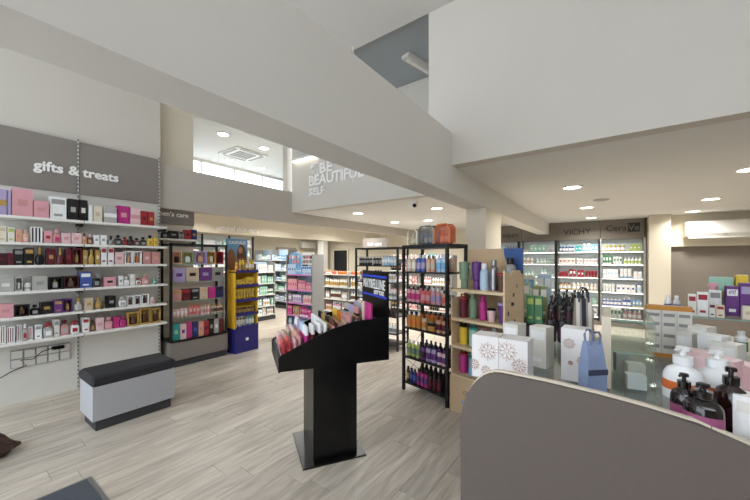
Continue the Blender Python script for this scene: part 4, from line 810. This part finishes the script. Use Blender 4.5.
# gift bags
def bag(name, lab, loc, rz, w_, d_, h_, mat, hmat, hh=.12, band=None):
    t = thing(name, lab, 'bag', loc, rz)
    vs = [(-w_/2, -d_/2, 0), (w_/2, -d_/2, 0), (w_/2, d_/2, 0), (-w_/2, d_/2, 0), (-w_/2, -d_/2, h_*.5), (w_/2, -d_/2, h_*.5), (w_/2, d_/2, h_*.5), (-w_/2, d_/2, h_*.5), (-w_*.42, -.012, h_), (w_*.42, -.012, h_), (w_*.42, .012, h_), (-w_*.42, .012, h_)]
    fs = [(3, 2, 1, 0)]+[(i+k*4, (i+1) % 4+k*4, (i+1) % 4+4+k*4, i+4+k*4) for k in range(2) for i in range(4)]+[(8, 9, 10, 11)]
    link('bag_body', mesh('bag_body', vs, fs, mats=(mat,)), t)
    for s_ in (-.014, .014): tube('handle', [(-w_*.25, s_, h_*.95), (-w_*.22, s_*1.6, h_+hh*.6), (-w_*.08, s_*1.8, h_+hh), (w_*.08, s_*1.8, h_+hh), (w_*.22, s_*1.6, h_+hh*.6), (w_*.25, s_, h_*.95)], .0045, hmat, t)
    if band: B('dark_band', (-w_/2-.002, -d_/2-.003, h_*.42), (w_/2+.002, -d_/2+.001, h_*.52), band, t)
    return t
M_BAGB = pmat('blue_bag_print', (138, 154, 188), .45, noise=.3, scale=9); M_BAGD = pmat('slate_band', (62, 70, 92), .5, noise=.15)
def stripe_mat():
    m = bpy.data.materials.new('striped_canvas'); m.use_nodes = True; nt = m.node_tree; b = nt.nodes['Principled BSDF']; tc = nt.nodes.new('ShaderNodeTexCoord'); wv = nt.nodes.new('ShaderNodeTexWave'); wv.wave_type = 'BANDS'; wv.bands_direction = 'X'; wv.inputs['Scale'].default_value = 5.5
    nt.links.new(tc.outputs['Object'], wv.inputs[0]); cr = nt.nodes.new('ShaderNodeValToRGB'); cr.color_ramp.interpolation = 'CONSTANT'; e = cr.color_ramp.elements; e[0].color = (*lin((44, 46, 62)), 1); e[1].position = .3; e[1].color = (*lin((150, 140, 126)), 1); x = cr.color_ramp.elements.new(.8); x.color = (*lin((210, 204, 196)), 1)
    nt.links.new(wv.outputs[0], cr.inputs[0]); nt.links.new(cr.outputs[0], b.inputs['Base Color']); b.inputs['Roughness'].default_value = .9; return m
p = onZ(592, 399, CT)
bag('gift_bag', 'blue paper gift bag with slate band beside white carton', (p.x+.0, p.y+.04, CT), .75, .085, .06, .235, M_BAGB, pmat('pale_cord', (120, 132, 160), .6), .045, M_BAGD)
q = onY(581, 327, 2.15)
bag('tote_bag', 'upright striped canvas tote standing behind white carton', (q.x+.01, 2.15, CT), .25, .095, .06, .37, stripe_mat(), pmat('navy_cord', (48, 50, 70), .7), .06)
# cream post and small glass case
p = onY(607, 320, 1.84)
gc = thing('glass_case', 'small glass showcase with cream end post on the counter', 'showcase', (p.x-.02, 1.82, CT))
B('end_post', (0, 0, 0), (.035, .42, .325), M_CREAM, gc)
B('glass_pane', (.035, 0, 0), (.19, .006, .31), M_GLASS, gc); B('glass_pane', (.035, .41, 0), (.19, .416, .31), M_GLASS, gc); B('glass_pane', (.184, .006, 0), (.19, .41, .31), M_GLASS, gc)
gt_ = B('glass_shelf', (.035, .006, .17), (.184, .41, .176), M_GLASS, gc); B('glass_edge', (-.0745, -.204, 0), (.0745, -.2, .006), M_GEDGE, gt_)
gt_ = B('glass_lid', (.035, 0, .31), (.19, .416, .316), M_GLASS, gc); B('glass_edge', (-.0775, -.2085, 0), (.0775, -.2055, .006), M_GEDGE, gt_)
gl = gc.location
for k, (x, y, c) in enumerate(((.125, .09, 'white'), (.13, .22, 'offwhite'), (.085, .33, 'silver'))):
    prod('plain', (gl.x+x, gl.y+y, CT), .2, (.07, .06, .06+.02*k), [c], f'small {cn(c)} carton lying inside the glass showcase', 'cartons in showcase')
# orange banded cartons
for k in range(3):
    a = onY(646+k*15.5, 353, 2.6); b_ = onY(646+(k+1)*15.5, 353, 2.6); 
    t = thing('tall_carton', ['leftmost', 'middle', 'rightmost'][k]+' white carton with orange bands in the trio on counter', 'box', ((a.x+b_.x)/2, 2.6, CT), 0, 'orange banded cartons')
    w2 = (b_.x-a.x)/2-.001; h_ = onY(660, 306, 2.6).z-CT
    B('carton', (-w2, 0, 0), (w2, .07, h_), cm('offwhite'), t); B('orange_band', (-w2-.001, -.002, h_*.92), (w2+.001, .072, h_+.001), cm('amber'), t); B('orange_band', (-w2-.001, -.002, 0), (w2+.001, .072, h_*.08), cm('amber'), t)
    for z in (.18, .4, .62, .8): B('print_block', (-w2*.75, -.0015, h_*z), (w2*.75, 0, h_*(z+.06)), cm('grey'), t)
# big white pump bottles with orange labels
def bigpump(lab, px, Y, w_, h_, body, label, cap, extra=None, grp=None):
    q = onY(px, 400, Y); t = thing('pump_bottle', lab, 'bottle', (q.x, Y, CT), YAW*.0-.55, grp)
    v, f, s = lathe([(.45, 0, 0), (.5, .02, 0), (.5, .55, 0), (.48, .62, 0), (.4, .69, 0), (.22, .74, 0), (.2, .77, 0)], 22, w_, w_*.8)
    v = [(x, y, z*h_) for x, y, z in v]; link('bottle_body', mesh('bottle_body', v, f, mats=(body,), smooth=True), t)
    v, f, s = lathe([(.503, .0, 0), (.503, .62*.8, 0)], 22, w_, w_*.8)
    lb = []
    for z0, z1, m in label:
        v, f, s = lathe([(.503, z0, 0), (.503, z1, 0)], 22, w_, w_*.8); v = [(x, y, z*h_) for x, y, z in v]; link('label_band', mesh('label_band', v, f[:-2], mats=(m,), smooth=True), t)
    g = join(lathe([(.24*w_, .76*h_, 0), (.24*w_, .87*h_, 0), (.08*w_, .88*h_, 0), (.08*w_, .94*h_, 0), (.17*w_, .945*h_, 0), (.17*w_, .985*h_, 0), (.12*w_, h_, 0)], 16), bg_((-.06*w_, -.42*w_, .95*h_), (.06*w_, 0, .985*h_), 0, .004))
    link('pump_head', mesh('pump_head', g[0], g[1], mats=(cap,), smooth=True), t); return t
OG = pmat('orange_label', (214, 108, 44), .5, noise=.04); GB = pmat('glossy_black', (20, 14, 16), .12, noise=.1, coat=.5); PKL = pmat('plum_label', (150, 78, 116), .5, noise=.05); GRL = pmat('grey_label', (186, 184, 176), .5)
bigpump('white pump bottle with orange label, left one beside orange cartons', 683, 1.62, .118, .27, cm('white'), [(.08, .3, GRL), (.42, .54, OG)], cm('white'), grp='large white pump bottles')
bigpump('white pump bottle with orange label, right one behind black pumps', 717, 1.66, .122, .265, cm('white'), [(.08, .3, GRL), (.4, .52, OG)], cm('white'), grp='large white pump bottles')
bigpump('black pump bottle with plum label, left one', 684, 1.515, .075, .2, GB, [(.02, .48, PKL)], GB, grp='black and plum pump bottles')
bigpump('black pump bottle with plum label, wide one in front', 703, 1.465, .1, .19, GB, [(.02, .5, PKL)], GB, grp='black and plum pump bottles')
bigpump('dark brown pump bottle at right, close to the white carton', 731, 1.545, .085, .235, pmat('brown_glass', (40, 20, 18), .15, noise=.1, coat=.4), [(.02, .14, GRL)], GB)
q = onY(731, 430, 1.48)
t = prod('card', (q.x+.06, 1.52, CT), -.35, (.085, .07, .16), ['white', 'offwhite'], 'white carton at the right edge beside dark pump bottle', None)
# heap of white and lilac small cartons on the counter
hp_ = [(689, 345, 2.4, .07, .2, 'offwhite'), (702, 345, 2.45, .08, .23, 'offwhite'), (714, 345, 2.32, .09, .21, 'white'), (727, 350, 2.25, .1, .19, 'offwhite'), (697, 352, 2.1, .11, .165, 'lilac'), (719, 352, 1.98, .12, .17, 'lilac'), (744, 352, 2.02, .11, .15, 'palepink')]
for k, (px, py, Y, w_, h_, c) in enumerate(hp_):
    q = onY(px, py, Y); prod('card' if k < 4 else 'plain', (q.x, Y, CT), -.6+.02*k, (w_, .09, h_), [c if c != 'lilac' else 'palepink', 'white'], f'small {cn(c if c != "lilac" else "palepink")} carton in heap behind pump bottles, {ORD[k+1]} from left', 'heap of small cartons')
# upper glass shelf
sh = thing('glass_rack_shelf', 'long glass shelf on steel posts above the counter at right', 'shelf', (.38, 2.8, CT))
g1 = B('glass_board', (0, 0, .225), (1.5, .36, .235), M_GLASS, sh); B('glass_edge', (-.75, -.183, 0), (.75, -.18, .01), M_GEDGE, g1)
for x in (.02, .75, 1.46):
    for y in (.03, .33): disc('post', (x, y, 0), .008, .225, M_METAL, sh, 10)
SZ = CT+.236
def onshelf(kind, px0, px1, ytop, Y, cols, lab, grp=None, dp=None, far=False, zb=SZ):
    a = onY(px0, ytop, Y); b_ = onY(px1, ytop, Y); return prod(kind, ((a.x+b_.x)/2, Y, zb), -.1, (b_.x-a.x, dp or (b_.x-a.x)*.8, (a.z+b_.z)/2-zb), cols, lab, grp, far)
onshelf('card', 688, 696, 294, 2.86, ['offwhite', 'red'], 'off-white carton with red top, leftmost on glass shelf', 'red topped cartons', .05)
onshelf('card', 697, 708, 292, 2.86, ['white', 'red'], 'wide white carton with red top on glass shelf', 'red topped cartons', .05)
onshelf('card', 709, 715, 303, 2.84, ['offwhite', 'burgundy'], 'short carton with dark red top on glass shelf', 'red topped cartons', .04)
onshelf('card', 716, 724, 305, 2.84, ['cream', 'red'], 'short cream carton with red top on glass shelf', 'red topped cartons', .04)
onshelf('card', 709, 721, 290, 3.0, ['white', 'grey'], 'white carton with grey print behind short cartons', None, .05)
pbx = onshelf('card', 725, 738, 286, 2.98, ['purple', 'white'], 'purple carton with white lettering panel on glass shelf', 'purple cartons', .08)
tx_ = text('APIVIT', .2, (0, -.507, .79), (1, 0, 0), cm('purple'), ext=.001, name='print_lettering', parent=pbx, offset=.004)
onshelf('card', 739, 752, 283, 2.98, ['purple', 'lilac'], 'purple carton at the right edge of glass shelf', 'purple cartons', .08)
onshelf('box', 742, 752, 306, 2.84, ['cream', 'beige'], 'small cream carton at right edge of glass shelf', None, .05)
onshelf('pouch', 708, 718, 283, 3.09, ['pink', 'hotpink'], 'pink soft pouch behind the white carton on glass shelf', None, .06)
onshelf('box', 735, 747, 275, 3.1, ['yellow', 'gold'], 'yellow box at the back of glass shelf', None, .08)
onshelf('stripe', 709, 733, 277, 3.13, ['mint', 'gold'], 'long mint box with yellow band at back of shelf', None, .05)
# small white bottles on a stack of cartons left of the glass shelf
rz_ = thing('counter_riser', 'low grey riser under small white bottles on counter', 'riser', onY(664, 330, 3.0).xy.to_3d()+Vector((0, 0, CT)))
wr = onY(690, 330, 3.0).x-onY(664, 330, 3.0).x
B('riser_top', (0, 0, .19), (wr, .12, .2), M_WHITE, rz_); B('riser_side', (0, 0, 0), (.01, .12, .19), M_WHITE, rz_); B('riser_side', (wr-.01, 0, 0), (wr, .12, .19), M_WHITE, rz_)
x0 = onY(664, 330, 3.0).x
run_rows((x0+.005, 3.01), (x0+wr-.005, 3.01), CT+.2, [('bottle', 3, .038, .14, ['white', 'blue', 'white']), ('bottle', 3, .038, .13, ['white', 'cream', 'white'])], 'riser on the counter', far=False, depth=.04)
run_rows((x0+.005, 2.93), (x0+wr-.005, 2.93), CT, [('card', 6, .04, .15, ['white', 'blue'])], 'counter in front of the riser', far=False, depth=.04)
# green capped bottles under the glass shelf
run_rows((.62, 2.9), (1.15, 2.88), CT, [('bottle', 3, .06, .15, ['white', 'green', 'white']), ('jar', 3, .07, .09, ['white', 'mint', 'green']), ('bottle', 2, .06, .16, ['offwhite', 'green', 'green'])], 'counter under the glass shelf', far=False)
# clear bag on the shelf
M_FILM = glass('clear_film', (.95, .95, .95), .3, solid=.12, rough=.2)
qa = onY(716, 300, 3.2)
bm = bmesh.new(); bmesh.ops.create_icosphere(bm, subdivisions=3, radius=1)
for v in bm.verts:
    v.co = Vector((v.co.x*.13, v.co.y*.02, .10+v.co.z*.10+.025*math.sin(v.co.x*9)*max(0, v.co.z)))
me = bpy.data.meshes.new('clear_bag'); bm.to_mesh(me); bm.free(); me.materials.append(M_FILM)
link('clear_bag', me, None, (qa.x+.06, 3.135+.05, SZ-.0), 0, label='crumpled clear plastic bag at back of glass shelf', category='bag')
# dark side counter with black pump bottles and coloured cartons behind the snowflake boxes
sc_ = thing('side_counter', 'dark low counter behind snowflake cartons holding black pumps', 'counter', (-.92, 3.62, 0))
B('counter_body', (0, 0, 0), (.75, 1.5, .92), M_DARK, sc_); B('counter_top', (-.01, -.01, .92), (.76, 1.51, .95), M_BLACK, sc_)
random.seed(5)
for r in range(3):
    Y = 3.68+r*.3
    run_rows((-.52, Y), (-.2, Y), .95, [('pump', 4, .072, .3+.01*r, ['black', 'maroon', 'black'])], f'side counter {["front", "middle", "rear"][r]} row', far=False, depth=.06)
    run_rows((-.9, Y), (-.54, Y), .95, [[('card', 2, .07, .34, ['orange', 'white']), ('card', 2, .07, .28, ['green', 'lime'])], [('card', 2, .075, .4, ['mint', 'white']), ('card', 2, .07, .36, ['olive', 'white'])], [('card', 2, .075, .46, ['offwhite', 'skyblue']), ('card', 2, .07, .48, ['paleblue', 'white'])]][r], f'side counter {["front", "middle", "rear"][r]} row', far=False, depth=.05)
run_rows((-.38, 2.62), (-.16, 2.62), CT, [('pump', 3, .066, .23, ['black', 'maroon', 'black'])], 'glass counter behind the tote bag', far=False, depth=.06)

# ------------------------------------------------------------------ leave out packs that no viewer near this spot could see, then word the labels
bpy.context.view_layer.update(); dg = bpy.context.evaluated_depsgraph_get()
CLEARN = ('glass', 'pane', 'case_wall', 'clear', 'acrylic')
def visible(o):
    bb = [o.matrix_world @ Vector(c) for c in o.bound_box]; ctr = sum(bb, Vector())/8; zt = max(v.z for v in bb); zb = min(v.z for v in bb)
    fam = {o.name}|{c.name for c in o.children}
    tg = [ctr, Vector((ctr.x, ctr.y, zb+(zt-zb)*.93))]+[ctr+(v-ctr)*.9 for v in bb if v.z > (zb+zt)/2]+[ctr+(v-ctr)*.8 for v in bb if v.z < (zb+zt)/2]
    for e in ((0, 0, 1.6), (-.5, -.25, 1.6), (.5, .3, 1.6), (0, 0, 1.95)):
        e = Vector(e)
        for t in tg:
            d = (t-e); L = d.length; d.normalize(); p = e.copy()
            for _ in range(8):
                hit, loc, nr, ix, ob, mt_ = SC.ray_cast(dg, p, d)
                if not hit or (loc-e).length > L+.02: return True
                if ob.name in fam: return True
                if ob.name.startswith(CLEARN): p = loc+d*.002; continue
                break
    return False
dead = [o for o in ALLP if not visible(o)]
ds_ = set(dead)
for _, _, rr_ in RUNS: rr_[:] = [o for o in rr_ if o not in ds_]
for o in dead:
    for c in list(o.children): bpy.data.objects.remove(c)
    bpy.data.objects.remove(o)
cnt = {}; NUMW = ['', 'one', 'two', 'three', 'four', 'five', 'six', 'seven', 'eight', 'nine', 'ten']
for wh, ds, rr_ in RUNS:
    if rr_: cnt[(wh, ds)] = cnt.get((wh, ds), 0)+1
idx = {}
for (wh, ds, rr_), nr_ in zip(RUNS, NEARR):
    if not rr_: continue
    k = (wh, ds); idx[k] = idx.get(k, 0)+1
    lab = ds+(f', {ORD[idx[k]]} run' if cnt[k] > 1 else '')+f', {wh}'
    if len(lab.split())+(3 if nr_ and len(rr_) > 1 else 0) > 16: lab = lab.replace(ds, re.sub(r' with .*', '', ds)); ds = re.sub(r' with .*', '', ds)
    for q_, o in enumerate(rr_):
        o['label'] = lab if not nr_ or len(rr_) < 2 else lab.replace(ds, ds+f', {ORD[q_+1]} of {NUMW[len(rr_)]}', 1)
        if len(rr_) > 1: o['group'] = lab+' facings'
        elif 'group' in o: del o['group']
